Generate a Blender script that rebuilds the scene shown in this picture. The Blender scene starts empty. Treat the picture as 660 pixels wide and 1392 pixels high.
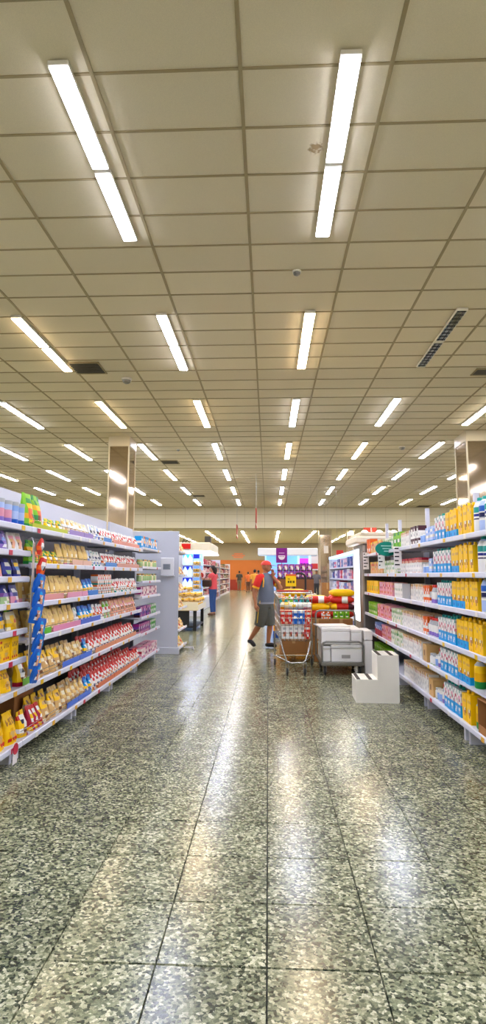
import bpy, bmesh, math, random
from mathutils import Vector, Matrix, Euler
random.seed(7)
S = bpy.context.scene
COL = S.collection
PI = math.pi
# ------------------------------------------------------------------ camera, world, exposure
F_PX, PITCH, YAW, ROLL, CAM_H = 774.3, .1095, .0445, .0035, 1.396
fw = Vector((-math.sin(YAW)*math.cos(PITCH), math.cos(YAW)*math.cos(PITCH), math.sin(PITCH)))
r0 = Vector((math.cos(YAW), math.sin(YAW), 0)); u0 = r0.cross(fw)
rt = r0*math.cos(ROLL) + u0*math.sin(ROLL); up = u0*math.cos(ROLL) - r0*math.sin(ROLL)
cam = bpy.data.cameras.new('camera'); camo = bpy.data.objects.new('camera', cam); COL.objects.link(camo)
camo.matrix_world = Matrix(((rt.x, up.x, -fw.x, 0), (rt.y, up.y, -fw.y, 0), (rt.z, up.z, -fw.z, CAM_H), (0, 0, 0, 1)))
cam.sensor_fit = 'VERTICAL'; cam.sensor_height = 36; cam.lens = 36*F_PX/1392; cam.clip_start = .05; cam.clip_end = 200
S.camera = camo
S.view_settings.view_transform = 'Standard'; S.view_settings.look = 'None'
S.view_settings.gamma = 1; S.view_settings.use_curve_mapping = False
S.view_settings.exposure = 1.8
w = bpy.data.worlds.new('world'); S.world = w; w.use_nodes = True
w.node_tree.nodes['Background'].inputs[0].default_value = (.9, .93, 1, 1)
w.node_tree.nodes['Background'].inputs[1].default_value = .05
LAMP = 15.0            # radiance of the ceiling lamps

def ray(px, py): return fw + rt*((px-330)/F_PX) - up*((py-696)/F_PX)
def at_x(px, py, X): d = ray(px, py); return Vector((0, 0, CAM_H)) + d*(X/d.x)
def at_y(px, py, Y): d = ray(px, py); return Vector((0, 0, CAM_H)) + d*(Y/d.y)
def at_z(px, py, Z): d = ray(px, py); return Vector((0, 0, CAM_H)) + d*((Z-CAM_H)/d.z)
def ypx(px, X): return at_x(px, 785, X).y

# ------------------------------------------------------------------ materials
def lin(h):
    h = h.lstrip('#'); o = []
    for i in (0, 2, 4):
        c = int(h[i:i+2], 16)/255
        o.append(c/12.92 if c <= .04045 else ((c+.055)/1.055)**2.4)
    return (*o, 1)
MATS = {}
def newmat(name):
    m = bpy.data.materials.new(name); m.use_nodes = True
    return m, m.node_tree.nodes, m.node_tree.links, m.node_tree.nodes['Principled BSDF']
def simple(name, hexc, rough=.5, metal=0, emit=0, alpha=1, trans=0, emitc=None, spec=.5, noise=0, nscale=8):
    m, N, L, b = newmat(name)
    b.inputs['Base Color'].default_value = lin(hexc); b.inputs['Roughness'].default_value = rough
    b.inputs['Metallic'].default_value = metal; b.inputs['Specular IOR Level'].default_value = spec
    if emit:
        b.inputs['Emission Color'].default_value = lin(emitc or hexc); b.inputs['Emission Strength'].default_value = emit
    if alpha < 1: b.inputs['Alpha'].default_value = alpha
    if trans: b.inputs['Transmission Weight'].default_value = trans
    if noise:
        t = N.new('ShaderNodeTexCoord'); n = N.new('ShaderNodeTexNoise'); n.inputs['Scale'].default_value = nscale
        n.inputs['Detail'].default_value = 5
        mr = N.new('ShaderNodeMapRange'); mr.inputs[3].default_value = 1-noise; mr.inputs[4].default_value = 1+noise
        mx = N.new('ShaderNodeMix'); mx.data_type = 'RGBA'; mx.blend_type = 'MULTIPLY'; mx.inputs[0].default_value = 1
        mx.inputs[6].default_value = lin(hexc)
        L.new(t.outputs['Object'], n.inputs['Vector']); L.new(n.outputs[0], mr.inputs[0]); L.new(mr.outputs[0], mx.inputs[7])
        L.new(mx.outputs[2], b.inputs['Base Color'])
    MATS[name] = m
    return m
def M(k):
    if k in MATS: return MATS[k]
    if k.startswith('#'):
        return simple(k, k, .42, spec=.3)
    raise KeyError(k)
def granite():
    m, N, L, b = newmat('granite')
    g = N.new('ShaderNodeNewGeometry')
    mp = N.new('ShaderNodeMapping'); L.new(g.outputs['Position'], mp.inputs[0]); mp.inputs['Rotation'].default_value = (0, 0, .6)
    mp.inputs['Scale'].default_value = (1, 1.15, 1)
    n0 = N.new('ShaderNodeTexNoise'); n0.inputs['Scale'].default_value = 60; L.new(mp.outputs[0], n0.inputs['Vector'])
    mxv = N.new('ShaderNodeMix'); mxv.data_type = 'VECTOR'; mxv.inputs[0].default_value = .016
    L.new(mp.outputs[0], mxv.inputs[4]); L.new(n0.outputs[1], mxv.inputs[5])
    v1 = N.new('ShaderNodeTexVoronoi'); v1.inputs['Scale'].default_value = 82; L.new(mxv.outputs[1], v1.inputs['Vector'])
    sep = N.new('ShaderNodeSeparateColor'); L.new(v1.outputs['Color'], sep.inputs[0])
    n1 = N.new('ShaderNodeTexNoise'); n1.inputs['Scale'].default_value = 7; n1.inputs['Detail'].default_value = 4; L.new(g.outputs['Position'], n1.inputs['Vector'])
    ad = N.new('ShaderNodeMath'); ad.operation = 'MULTIPLY_ADD'; L.new(n1.outputs[0], ad.inputs[0]); ad.inputs[1].default_value = .7
    L.new(sep.outputs[0], ad.inputs[2])
    sb = N.new('ShaderNodeMath'); sb.operation = 'SUBTRACT'; L.new(ad.outputs[0], sb.inputs[0]); sb.inputs[1].default_value = .35
    cr = N.new('ShaderNodeValToRGB'); e = cr.color_ramp; e.interpolation = 'LINEAR'
    e.elements[0].position = 0; e.elements[0].color = lin('#283022')
    e.elements[1].position = 1; e.elements[1].color = lin('#c8c6a6')
    for p, c in ((.18, '#424a38'), (.35, '#6a7056'), (.6, '#848868'), (.8, '#a3a484')):
        q = e.elements.new(p); q.color = lin(c)
    L.new(sb.outputs[0], cr.inputs[0])
    v2 = N.new('ShaderNodeTexVoronoi'); v2.inputs['Scale'].default_value = 200; L.new(mp.outputs[0], v2.inputs['Vector'])
    sp2 = N.new('ShaderNodeSeparateColor'); L.new(v2.outputs['Color'], sp2.inputs[0])
    mr = N.new('ShaderNodeMapRange'); L.new(sp2.outputs[1], mr.inputs[0]); mr.inputs[3].default_value = .72; mr.inputs[4].default_value = 1.22
    oi = N.new('ShaderNodeObjectInfo')
    mr2 = N.new('ShaderNodeMapRange'); L.new(oi.outputs['Random'], mr2.inputs[0]); mr2.inputs[3].default_value = .86; mr2.inputs[4].default_value = 1.1
    mu = N.new('ShaderNodeMath'); mu.operation = 'MULTIPLY'; L.new(mr.outputs[0], mu.inputs[0]); L.new(mr2.outputs[0], mu.inputs[1])
    mx = N.new('ShaderNodeMix'); mx.data_type = 'RGBA'; mx.blend_type = 'MULTIPLY'; mx.inputs[0].default_value = 1
    L.new(cr.outputs[0], mx.inputs[6]); L.new(mu.outputs[0], mx.inputs[7]); L.new(mx.outputs[2], b.inputs['Base Color'])
    n3 = N.new('ShaderNodeTexNoise'); n3.inputs['Scale'].default_value = 2.5; n3.inputs['Detail'].default_value = 3; L.new(g.outputs['Position'], n3.inputs['Vector'])
    mr3 = N.new('ShaderNodeMapRange'); L.new(n3.outputs[0], mr3.inputs[0]); mr3.inputs[3].default_value = .16; mr3.inputs[4].default_value = .25
    L.new(mr3.outputs[0], b.inputs['Roughness']); b.inputs['Specular IOR Level'].default_value = .62
    MATS['granite'] = m
granite()
def ceil_tile(name, stain=None):
    m, N, L, b = newmat(name)
    g = N.new('ShaderNodeNewGeometry'); n = N.new('ShaderNodeTexNoise'); n.inputs['Scale'].default_value = 260; n.inputs['Detail'].default_value = 2
    L.new(g.outputs['Position'], n.inputs['Vector'])
    oi = N.new('ShaderNodeObjectInfo')
    mr = N.new('ShaderNodeMapRange'); L.new(oi.outputs['Random'], mr.inputs[0]); mr.inputs[3].default_value = .95; mr.inputs[4].default_value = 1.03
    mr1 = N.new('ShaderNodeMapRange'); L.new(n.outputs[0], mr1.inputs[0]); mr1.inputs[1].default_value = .3; mr1.inputs[2].default_value = .7; mr1.inputs[3].default_value = .9; mr1.inputs[4].default_value = 1.06
    mu = N.new('ShaderNodeMath'); mu.operation = 'MULTIPLY'; L.new(mr.outputs[0], mu.inputs[0]); L.new(mr1.outputs[0], mu.inputs[1])
    mx = N.new('ShaderNodeMix'); mx.data_type = 'RGBA'; mx.blend_type = 'MULTIPLY'; mx.inputs[0].default_value = 1
    mx.inputs[6].default_value = lin('#e0d3b4'); L.new(mu.outputs[0], mx.inputs[7]); out = mx.outputs[2]
    if stain:
        vd = N.new('ShaderNodeVectorMath'); vd.operation = 'DISTANCE'; L.new(g.outputs['Position'], vd.inputs[0]); vd.inputs[1].default_value = stain
        n2 = N.new('ShaderNodeTexNoise'); n2.inputs['Scale'].default_value = 22; n2.inputs['Detail'].default_value = 4; L.new(g.outputs['Position'], n2.inputs['Vector'])
        ma = N.new('ShaderNodeMath'); ma.operation = 'MULTIPLY_ADD'; L.new(n2.outputs[0], ma.inputs[0]); ma.inputs[1].default_value = .22; L.new(vd.outputs['Value'], ma.inputs[2])
        mr2 = N.new('ShaderNodeMapRange'); L.new(ma.outputs[0], mr2.inputs[0]); mr2.inputs[1].default_value = .15; mr2.inputs[2].default_value = .19; mr2.inputs[3].default_value = .8; mr2.inputs[4].default_value = 0
        m2 = N.new('ShaderNodeMix'); m2.data_type = 'RGBA'; L.new(mr2.outputs[0], m2.inputs[0]); L.new(out, m2.inputs[6]); m2.inputs[7].default_value = lin('#8a6a35'); out = m2.outputs[2]
    L.new(out, b.inputs['Base Color']); b.inputs['Roughness'].default_value = .9; b.inputs['Specular IOR Level'].default_value = .2
    MATS[name] = m
simple('grout', '#31352f', .8); simple('tbar', '#a2916a', .6)
simple('shelf_white', '#d3d5e2', .35); simple('shelf_grey', '#8f9097', .5); simple('back_dark', '#4e4c50', .6); simple('panel_white', '#c9cdda', .4)
simple('lamp_cool', '#ffffff', .4, emit=LAMP, emitc='#e2e6ff'); simple('lamp_warm', '#ffffff', .4, emit=LAMP, emitc='#ffe3bd')
simple('lamp_white', '#ffffff', .4, emit=LAMP, emitc='#fff6ea')
simple('lamp_frame', '#e6e0d2', .5); simple('louvre_dark', '#20221f', .25, metal=.6); simple('louvre_mirror', '#9aa39a', .12, metal=1)
simple('wall_cream', '#cfc6ad', .85, noise=.04); simple('wall_taupe', '#9d9078', .8, noise=.05); simple('wall_orange', '#b8651d', .6, noise=.08, nscale=1.5)
simple('bulkhead', '#cfc6a8', .85); simple('mirror_beige', '#b9a68c', .08, metal=.85, noise=.05); simple('col_cream', '#d9ccae', .5)
simple('steel', '#c3c2bd', .25, metal=1); simple('steel_dull', '#8f8e88', .4, metal=.9); simple('rubber', '#2a2a2a', .6)
simple('kraft', '#a9743f', .75, noise=.1); simple('wood', '#b07a3f', .7, noise=.15, nscale=5)
simple('foam', '#eceae4', .55, noise=.02); simple('stool', '#f4f1e4', .5, noise=.05, nscale=6); simple('tread', '#3c332b', .85)
simple('clear', '#f2f6fa', .1, alpha=.28); simple('skin', '#a86f4c', .55); simple('skin_light', '#c99070', .55); simple('skin_dark', '#7c4f36', .55); simple('hair', '#1d1713', .6)
simple('glow_white', '#ffffff', .3, emit=1.3, emitc='#dcecff'); simple('glow_blue', '#3aa0ff', .3, emit=.28, emitc='#2f8fff')
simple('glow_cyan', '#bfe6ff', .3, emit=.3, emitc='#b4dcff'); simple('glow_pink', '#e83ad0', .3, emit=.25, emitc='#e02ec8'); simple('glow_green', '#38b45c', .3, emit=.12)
simple('glow_navy', '#1226c8', .3, emit=.14); simple('glow_sky', '#8fc4ff', .3, emit=.2, emitc='#86bdff')
simple('black', '#131313', .5); simple('vent', '#4a463c', .6)
simple('wallsign', '#d9703f', .5, emit=.06)
PAL = dict(K='#1a1a1e', W='#f1efe9', w='#d9d6cf', R='#d42a1f', r='#b3203a', Y='#ffcc00', y='#eeb000', B='#1560c2', N='#24308f', n='#1d2250', G='#1f8f3d', g='#7ec21e',
           O='#ee6a1c', P='#7a3a9c', p='#e79db0', T='#d9ae6c', t='#f0cd78', L='#8fb4ea', l='#b9cdf4', c='#f3e6c4', b='#7b4a25', S='#b9bcc0', m='#a51f7d', e='#1e9b8e', C='#0f9fe0', H='#8f74c6', d='#4a2330', o='#e8a583', f='#a9c88a', F='#b87c2a')

# ------------------------------------------------------------------ mesh builder
class MB:
    def __init__(s): s.v = []; s.f = []; s.m = []; s.ms = []
    def mi(s, k):
        if k not in s.ms: s.ms.append(k)
        return s.ms.index(k)
    def face(s, idx, k): s.f.append(tuple(idx)); s.m.append(s.mi(k))
    def quad(s, pts, k):
        b = len(s.v); s.v += [tuple(p) for p in pts]; s.face(range(b, b+len(pts)), k); return s
    def box(s, x0, y0, z0, x1, y1, z1, k):
        b = len(s.v)
        s.v += [(x0, y0, z0), (x1, y0, z0), (x1, y1, z0), (x0, y1, z0), (x0, y0, z1), (x1, y0, z1), (x1, y1, z1), (x0, y1, z1)]
        for q in ((0, 3, 2, 1), (4, 5, 6, 7), (0, 1, 5, 4), (1, 2, 6, 5), (2, 3, 7, 6), (3, 0, 4, 7)): s.face([b+i for i in q], k)
        return s
    def cbox(s, x0, y0, z0, x1, y1, z1, k, c=.006):      # box with chamfered edges
        b = len(s.v); X, Y, Z = (x0, x1), (y0, y1), (z0, z1); ix = {}
        for i in (0, 1):
            for j in (0, 1):
                for l in (0, 1):
                    sx, sy, sz = (c if i == 0 else -c), (c if j == 0 else -c), (c if l == 0 else -c)
                    for a, p in (('x', (X[i], Y[j]+sy, Z[l]+sz)), ('y', (X[i]+sx, Y[j], Z[l]+sz)), ('z', (X[i]+sx, Y[j]+sy, Z[l]))):
                        ix[(a, i, j, l)] = len(s.v); s.v.append(p)
        for i in (0, 1):
            q = [ix[('x', i, 0, 0)], ix[('x', i, 1, 0)], ix[('x', i, 1, 1)], ix[('x', i, 0, 1)]]; s.face(q if i else q[::-1], k)
            q = [ix[('y', 0, i, 0)], ix[('y', 1, i, 0)], ix[('y', 1, i, 1)], ix[('y', 0, i, 1)]]; s.face(q[::-1] if i else q, k)
            q = [ix[('z', 0, 0, i)], ix[('z', 1, 0, i)], ix[('z', 1, 1, i)], ix[('z', 0, 1, i)]]; s.face(q if i else q[::-1], k)
        for i in (0, 1):
            for j in (0, 1):
                s.face([ix[('x', i, j, 0)], ix[('x', i, j, 1)], ix[('y', i, j, 1)], ix[('y', i, j, 0)]], k)
                s.face([ix[('x', i, 0, j)], ix[('x', i, 1, j)], ix[('z', i, 1, j)], ix[('z', i, 0, j)]], k)
                s.face([ix[('y', 0, i, j)], ix[('y', 1, i, j)], ix[('z', 1, i, j)], ix[('z', 0, i, j)]], k)
                for l in (0, 1): s.face([ix[('x', i, j, l)], ix[('y', i, j, l)], ix[('z', i, j, l)]], k)
        return s
    def tube(s, pts, r, k, n=6, closed=False):
        P = [Vector(p) for p in pts]; c = len(P); rings = []
        R = r if isinstance(r, (list, tuple)) else [r]*c
        prev = None
        for i in range(c):
            if closed: d = P[(i+1) % c]-P[i-1]
            else: d = P[min(i+1, c-1)]-P[max(i-1, 0)]
            d.normalize()
            a = prev if prev is not None else (Vector((0, 0, 1)) if abs(d.z) < .9 else Vector((1, 0, 0)))
            a = a - d*a.dot(d)
            if a.length < 1e-5: a = d.orthogonal()
            a.normalize(); prev = a; bb = d.cross(a)
            rings.append(len(s.v))
            for j in range(n):
                t = 2*PI*j/n; s.v.append(tuple(P[i]+(a*math.cos(t)+bb*math.sin(t))*R[i]))
        for i in range(c if closed else c-1):
            A, B = rings[i], rings[(i+1) % c]
            for j in range(n): s.face([A+j, A+(j+1) % n, B+(j+1) % n, B+j], k)
        if not closed:
            s.face([rings[0]+j for j in range(n)][::-1], k); s.face([rings[-1]+j for j in range(n)], k)
        return s
    def lathe(s, prof, ks, n=14, c=(0, 0, 0), sx=1, sy=1):       # prof [(r,z)], ks one material or one per segment
        rings = []
        for r, z in prof:
            rings.append(len(s.v))
            for j in range(n):
                t = 2*PI*j/n; s.v.append((c[0]+r*sx*math.cos(t), c[1]+r*sy*math.sin(t), c[2]+z))
        for i in range(len(prof)-1):
            k = ks if isinstance(ks, str) else ks[i]
            for j in range(n): s.face([rings[i]+j, rings[i]+(j+1) % n, rings[i+1]+(j+1) % n, rings[i+1]+j], k)
        k0 = ks if isinstance(ks, str) else ks[0]; k1 = ks if isinstance(ks, str) else ks[-1]
        s.face([rings[0]+j for j in range(n)][::-1], k0); s.face([rings[-1]+j for j in range(n)], k1)
        return s
    def ell(s, c, r, k, nu=12, nv=8):
        prof = [(max(math.sin(PI*i/nv), .02), -math.cos(PI*i/nv)*r[2]) for i in range(nv+1)]
        return s.lathe(prof, k, nu, c, r[0], r[1])
    def mesh(s, name, smooth=None):
        me = bpy.data.meshes.new(name); me.from_pydata(s.v, [], s.f)
        for k in s.ms: me.materials.append(M(k))
        me.polygons.foreach_set('material_index', s.m)
        if smooth:
            me.polygons.foreach_set('use_smooth', [True]*len(s.f))
            try: me.set_sharp_from_angle(angle=math.radians(smooth))
            except Exception: pass
        me.update(); return me
    def build(s, name, parent=None, smooth=None, loc=None):
        return link(name, s.mesh(name, smooth), parent, loc)
def link(name, me, parent=None, loc=None):
    o = bpy.data.objects.new(name, me); COL.objects.link(o)
    if parent is not None: o.parent = parent
    if loc is not None: o.location = loc
    return o
def tag(o, label, cat, group=None):
    o['label'] = label; o['category'] = cat
    if group: o['group'] = group
    return o
def thing(name, label, cat, loc=(0, 0, 0), rz=0, group=None):
    o = link(name, None); o.location = loc; o.rotation_euler = (0, 0, rz)
    return tag(o, label, cat, group)
def struct(o, label=None):
    o['kind'] = 'structure'
    if label: o['label'] = label
    return o
def copy_tree(o, parent=None):
    c = o.copy(); COL.objects.link(c)
    if parent is not None: c.parent = parent
    for ch in list(o.children): copy_tree(ch, c)
    return c

# ------------------------------------------------------------------ setting: floor, ceiling, walls
TS, FX0, FY0 = .40, -.007, 2.2 + .001
HC = 5.579; CW, CL, CX0, CY0 = 1.25, .6371, -.2275, 4.306
YB, HL, YE = 35.5, 4.28, 52.5         # bulkhead, lower ceiling, far wall
XW0, XW1, YR = -16.0, 15.0, -5.0

floor = MB().box(XW0, YR, -.12, XW1, YE, -.012, 'grout').build('floor'); struct(floor, 'grey-green speckled granite tile floor')
def tile_mesh():
    b = MB(); a, c, e = TS/2-.0014, TS/2-.003, .002
    v = [(-a, -c, -.012), (a, -c, -.012), (a, c, -.012), (-a, c, -.012), (-a+e, -c+e, 0), (a-e, -c+e, 0), (a-e, c-e, 0), (-a+e, c-e, 0)]
    b.v = v
    b.face((4, 5, 6, 7), 'granite')
    for q in ((0, 1, 5, 4), (1, 2, 6, 5), (2, 3, 7, 6), (3, 0, 4, 7)): b.face(q, 'granite')
    return b
tm = tile_mesh().mesh('tile')
cells = []
for i in range(int((XW0-FX0)/TS), int((XW1-FX0)/TS)):
    for j in range(int((YR-FY0)/TS), int((YE-FY0)/TS)):
        x, y = FX0+(i+.5)*TS, FY0+(j+.5)*TS
        big = -2.0 < x < 1.95 and y > 1.9
        cells.append((0 if big else 1, y if big else abs(y), x, y))
cells.sort()
rest = MB()
for n, (b_, d_, x, y) in enumerate(cells):
    if n < 300: link('tile', tm, floor, (x, y, 0))
    elif y > 0:
        a = TS/2-.003; rest.quad([(x-a, y-a, 0), (x+a, y-a, 0), (x+a, y+a, 0), (x-a, y+a, 0)], 'granite')
    else:
        a = TS/2; rest.quad([(x-a, y-a, 0), (x+a, y-a, 0), (x+a, y+a, 0), (x-a, y+a, 0)], 'granite')
o = rest.build('far_tiles', floor); o['kind'] = 'stuff'

stain_p = at_z(428, 203, HC)
ceil_tile('ceil_tile'); ceil_tile('ceil_tile_stained', tuple(stain_p))
ceiling = MB().box(XW0, YR, HC+.05, XW1, YB, HC+.3, 'bulkhead').build('ceiling'); struct(ceiling, 'beige suspended tile ceiling')
ctm = MB().box(-CW/2+.004, -CL/2+.004, .012, CW/2-.004, CL/2-.004, .03, 'ceil_tile').mesh('ceiling_tile')
ctm2 = MB().box(-CW/2+.004, -CL/2+.004, .012, CW/2-.004, CL/2-.004, .03, 'ceil_tile_stained').mesh('ceiling_tile_stained')
cells = []
i0, i1 = int((XW0-CX0)/CW)-1, int((XW1-CX0)/CW)+1; j0, j1 = int((YR-CY0)/CL)-1, int((YB-CY0)/CL)+1
for i in range(i0, i1):
    for j in range(j0, j1):
        x, y = CX0+(i+.5)*CW, CY0+(j+.5)*CL
        if not (XW0 < x < XW1 and YR < y < YB): continue
        vis = y > 3.0 and abs(x+.045*y) < .43*y+.9
        cells.append((0 if vis else 1, y, x, y))
cells.sort(); rest = MB()
for n, (b_, d_, x, y) in enumerate(cells):
    st = abs(x-stain_p.x) < CW/2 and abs(y-stain_p.y) < CL/2
    if n < 300: link('ceiling_tile', ctm2 if st else ctm, ceiling, (x, y, HC))
    else: rest.box(x-CW/2+.004, y-CL/2+.004, HC+.012, x+CW/2-.004, y+CL/2-.004, HC+.03, 'ceil_tile')
o = rest.build('far_ceiling_tiles', ceiling); o['kind'] = 'stuff'
for i in range(i0, i1+1):
    x = CX0+i*CW
    if XW0 < x < XW1: MB().box(-.017, YR, 0, .017, YB, .014, 'tbar').build('runner', ceiling, loc=(x, 0, HC))
tee = MB()
for j in range(j0, j1+1):
    y = CY0+j*CL
    if YR < y < YB: tee.box(XW0, y-.011, HC+.001, XW1, y+.011, HC+.013, 'tbar')
o = tee.build('cross_tees', ceiling); o['kind'] = 'stuff'
# bulkhead, lower ceiling, walls
bh = MB().box(XW0, YB, HL, XW1, YB+.2, HC+.3, 'tbar').build('wall_bulkhead'); struct(bh, 'beige panelled bulkhead where the high ceiling ends')
ph = (HC-HL)/3
pm = MB().box(-CW/2+.008, -.012, .008, CW/2-.008, 0, ph-.008, 'bulkhead').mesh('panel')
for i in range(i0+1, i1):
    for k in range(3): link('panel', pm, bh, (CX0+(i+.5)*CW, YB, HL+k*ph))
struct(MB().box(XW0, YB+.2, HL, XW1, YE, HL+.2, 'ceil_tile').build('ceiling_lower'), 'lower beige ceiling beyond the bulkhead')
bw = MB().box(XW0, YE, 0, XW1, YE+.2, HL+.2, 'wall_taupe').build('wall_back'); struct(bw, 'taupe far wall')
MB().box(-6.5, YE-.06, 0, 3.2, YE, 2.72, 'wall_orange').build('orange_panel', bw)
MB().box(-6.5, YE-.09, 0, -2.6, YE-.06, .95, '#8c2d1c').build('red_dado', bw)
struct(MB().box(XW0-.2, YR, 0, XW0, YE, HC+.3, 'wall_cream').build('wall_left'), 'cream side wall')
struct(MB().box(XW1, YR, 0, XW1+.2, YE, HC+.3, 'wall_cream').build('wall_right'), 'cream side wall')
struct(MB().box(XW0, YR-.2, 0, XW1, YR, HC+.3, 'wall_cream').build('wall_front'), 'cream wall behind the viewpoint')

# ------------------------------------------------------------------ ceiling lamps
ORD = ['first', 'second', 'third', 'fourth', 'fifth', 'sixth', 'seventh', 'eighth']
def lamp_proto(kind, ln):
    t = link('ceiling_light', None)
    w2 = .085
    h = MB()
    h.box(-w2, 0, -.012, w2, ln, 0, 'lamp_frame')
    d0 = -.042 if kind == 'off' else -.04
    h.box(-w2, 0, d0, -w2+.008, ln, -.012, 'lamp_frame').box(w2-.008, 0, d0, w2, ln, -.012, 'lamp_frame')
    h.build('housing', t)
    for y in (0, ln-.025): MB().box(-w2+.008, y, -.042, w2-.008, y+.025, -.012, 'lamp_frame').build('end_cap', t)
    if kind != 'off':
        MB().box(-w2+.009, .026, -.051, w2-.009, ln-.026, -.013, kind).build('diffuser', t)
    else:
        MB().box(-w2+.009, .026, -.03, w2-.009, ln-.026, -.02, 'louvre_mirror').build('reflector', t)
        for x in (-.037, .037): MB().tube([(x, .03, -.03), (x, ln-.03, -.03)], .009, 'louvre_dark', 8).build('tube', t)
        for q in range(9):
            y = .06+q*(ln-.12)/8; MB().box(-w2+.009, y-.006, -.042, w2-.009, y+.006, -.034, 'louvre_dark').build('louvre_slat', t)
    return t
protos = {}
LCOL = [.67+2.385*n for n in range(-6, 7)]
def lamp(kind, ln, x, y, z, label, group=None):
    k = (kind, ln)
    if k not in protos: protos[k] = t = lamp_proto(kind, ln)
    else: t = copy_tree(protos[k])
    t.location = (x, y, z); tag(t, label, 'ceiling light', group or 'ceiling lights')
WARM = {(0, 1), (-2, 1), (-1, 2), (0, 3), (1, 3), (-2, 2)}
CN = {0: 'line right of the aisle centre', -1: 'line left of the aisle centre', -2: 'second line left', -3: 'third line left', -4: 'fourth line left', -5: 'fifth line left', -6: 'outermost left line',
      1: 'second line right', 2: 'third line right', 3: 'fourth line right', 4: 'fifth line right', 5: 'sixth line right', 6: 'outermost right line'}
for k in range(-2, 7):  # negative rows: unseen lamps behind the viewpoint, added to light the near floor
    for n in range(-6, 6):
        x = LCOL[n+6]; y = 4.16+4.53*k
        if not XW0+1 < x < XW1-1: continue
        if 5.3 < x < 6.6 and k == 3 and n == 2: pass
        kind = 'lamp_cool'
        if (n, k) in WARM: kind = 'lamp_warm'
        elif (n+2*k) % 3 == 0 and k > 0: kind = 'lamp_white'
        if (n, k) == (1, 1): kind = 'off'
        for hf in (0, 1):
            tone = {'lamp_cool': 'cool white', 'lamp_warm': 'warm white', 'lamp_white': 'white', 'off': 'unlit louvred'}[kind]
            if k >= 0: lb = f'{tone} ceiling light, {"near" if hf == 0 else "far"} half of {ORD[k]} pair in {CN[n]}'
            else: lb = f'unseen ceiling light behind the viewpoint, {["rear", "front"][k+2]} pair, {["rear", "front"][hf]} half, {CN[n]}'
            lamp(kind, 1.22, x, y+hf*1.27, HC, lb)
for n in range(-6, 6):
    for k in range(4):
        lamp('lamp_white', 2.4, LCOL[n+6], 37.4+k*3.6, HL, f'white ceiling light under the lower far ceiling, {ORD[k]} in {CN[n]}', 'far ceiling lights')
# ceiling fittings
def vent(px, py, sz, label, Z=HC):
    p = at_z(px, py, Z); t = thing('ceiling_vent', label, 'vent', (p.x, p.y, Z), 0, 'ceiling vents')
    MB().box(-sz/2, -sz/2, -.012, sz/2, sz/2, -.002, 'vent').build('grille_plate', t)
    for s_ in (-1, 1):
        MB().box(-sz/2-.02, s_*sz/2-.015, -.022, sz/2+.02, s_*sz/2+.015, 0, 'tbar').build('frame', t)
        MB().box(s_*sz/2-.015, -sz/2, -.022, s_*sz/2+.015, sz/2, 0, 'tbar').build('frame', t)
    for q in range(6):
        y = -sz/2+(q+1)*sz/7; MB().box(-sz/2, y-.02, -.025, sz/2, y+.012, -.012, 'vent').build('slat', t)
vent(119, 500, .6, 'dark square ceiling vent beside the warm left light')
vent(231, 628, .6, 'dark ceiling vent right of the left column'); vent(270, 674, .6, 'small dark ceiling vent near the far bulkhead left')
vent(575, 688, .7, 'dark ceiling vent far right above the shelves'); vent(656, 505, .35, 'small dark ceiling vent at the right edge')
def sensor(px, py, label, k=1):
    p = at_z(px, py, HC); t = thing('smoke_detector', label, 'smoke detector', (p.x, p.y, HC), 0, 'smoke detectors'); t.scale = (k, k, k)
    MB().lathe([(.06, -.02), (.065, 0)], 'lamp_frame', 14).build('base', t); MB().lathe([(.02, -.06), (.045, -.045), (.05, -.02)], 'steel_dull', 14).build('head', t)
sensor(403, 369, 'small round smoke detector between the two nearest right lights'); sensor(172, 515, 'dark round smoke detector near the left ceiling vent', 1.8)
sensor(546, 607, 'round smoke detector on the right of the ceiling', 1.8); sensor(242, 611, 'round smoke detector above the left column side')

# ------------------------------------------------------------------ columns
def column(x0, x1, y0, y1, label, HC=HC):
    t = thing('square_column', label, 'column', ((x0+x1)/2, (y0+y1)/2, 0))
    a, b = (x1-x0)/2, (y1-y0)/2
    MB().cbox(-a, -b, HC-.31, a, b, HC+.01, 'col_cream', .01).build('capital', t)
    a2, b2 = a-.03, b-.03
    MB().box(-a2, -b2, 0, a2, b2, HC-.31, 'mirror_beige').build('mirrored_shaft', t)
    for sx in (-1, 1):
        for sy in (-1, 1): MB().box(sx*a2-.02, sy*b2-.02, 0, sx*a2+.02, sy*b2+.02, HC-.31, 'col_cream').build('corner_trim', t)
    return t
column(-4.86, -4.2, 16.83, 17.7, 'beige mirrored square column behind the left shelves')
column(5.72, 6.55, 16.45, 17.5, 'beige mirrored square column behind the right shelves')

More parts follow.
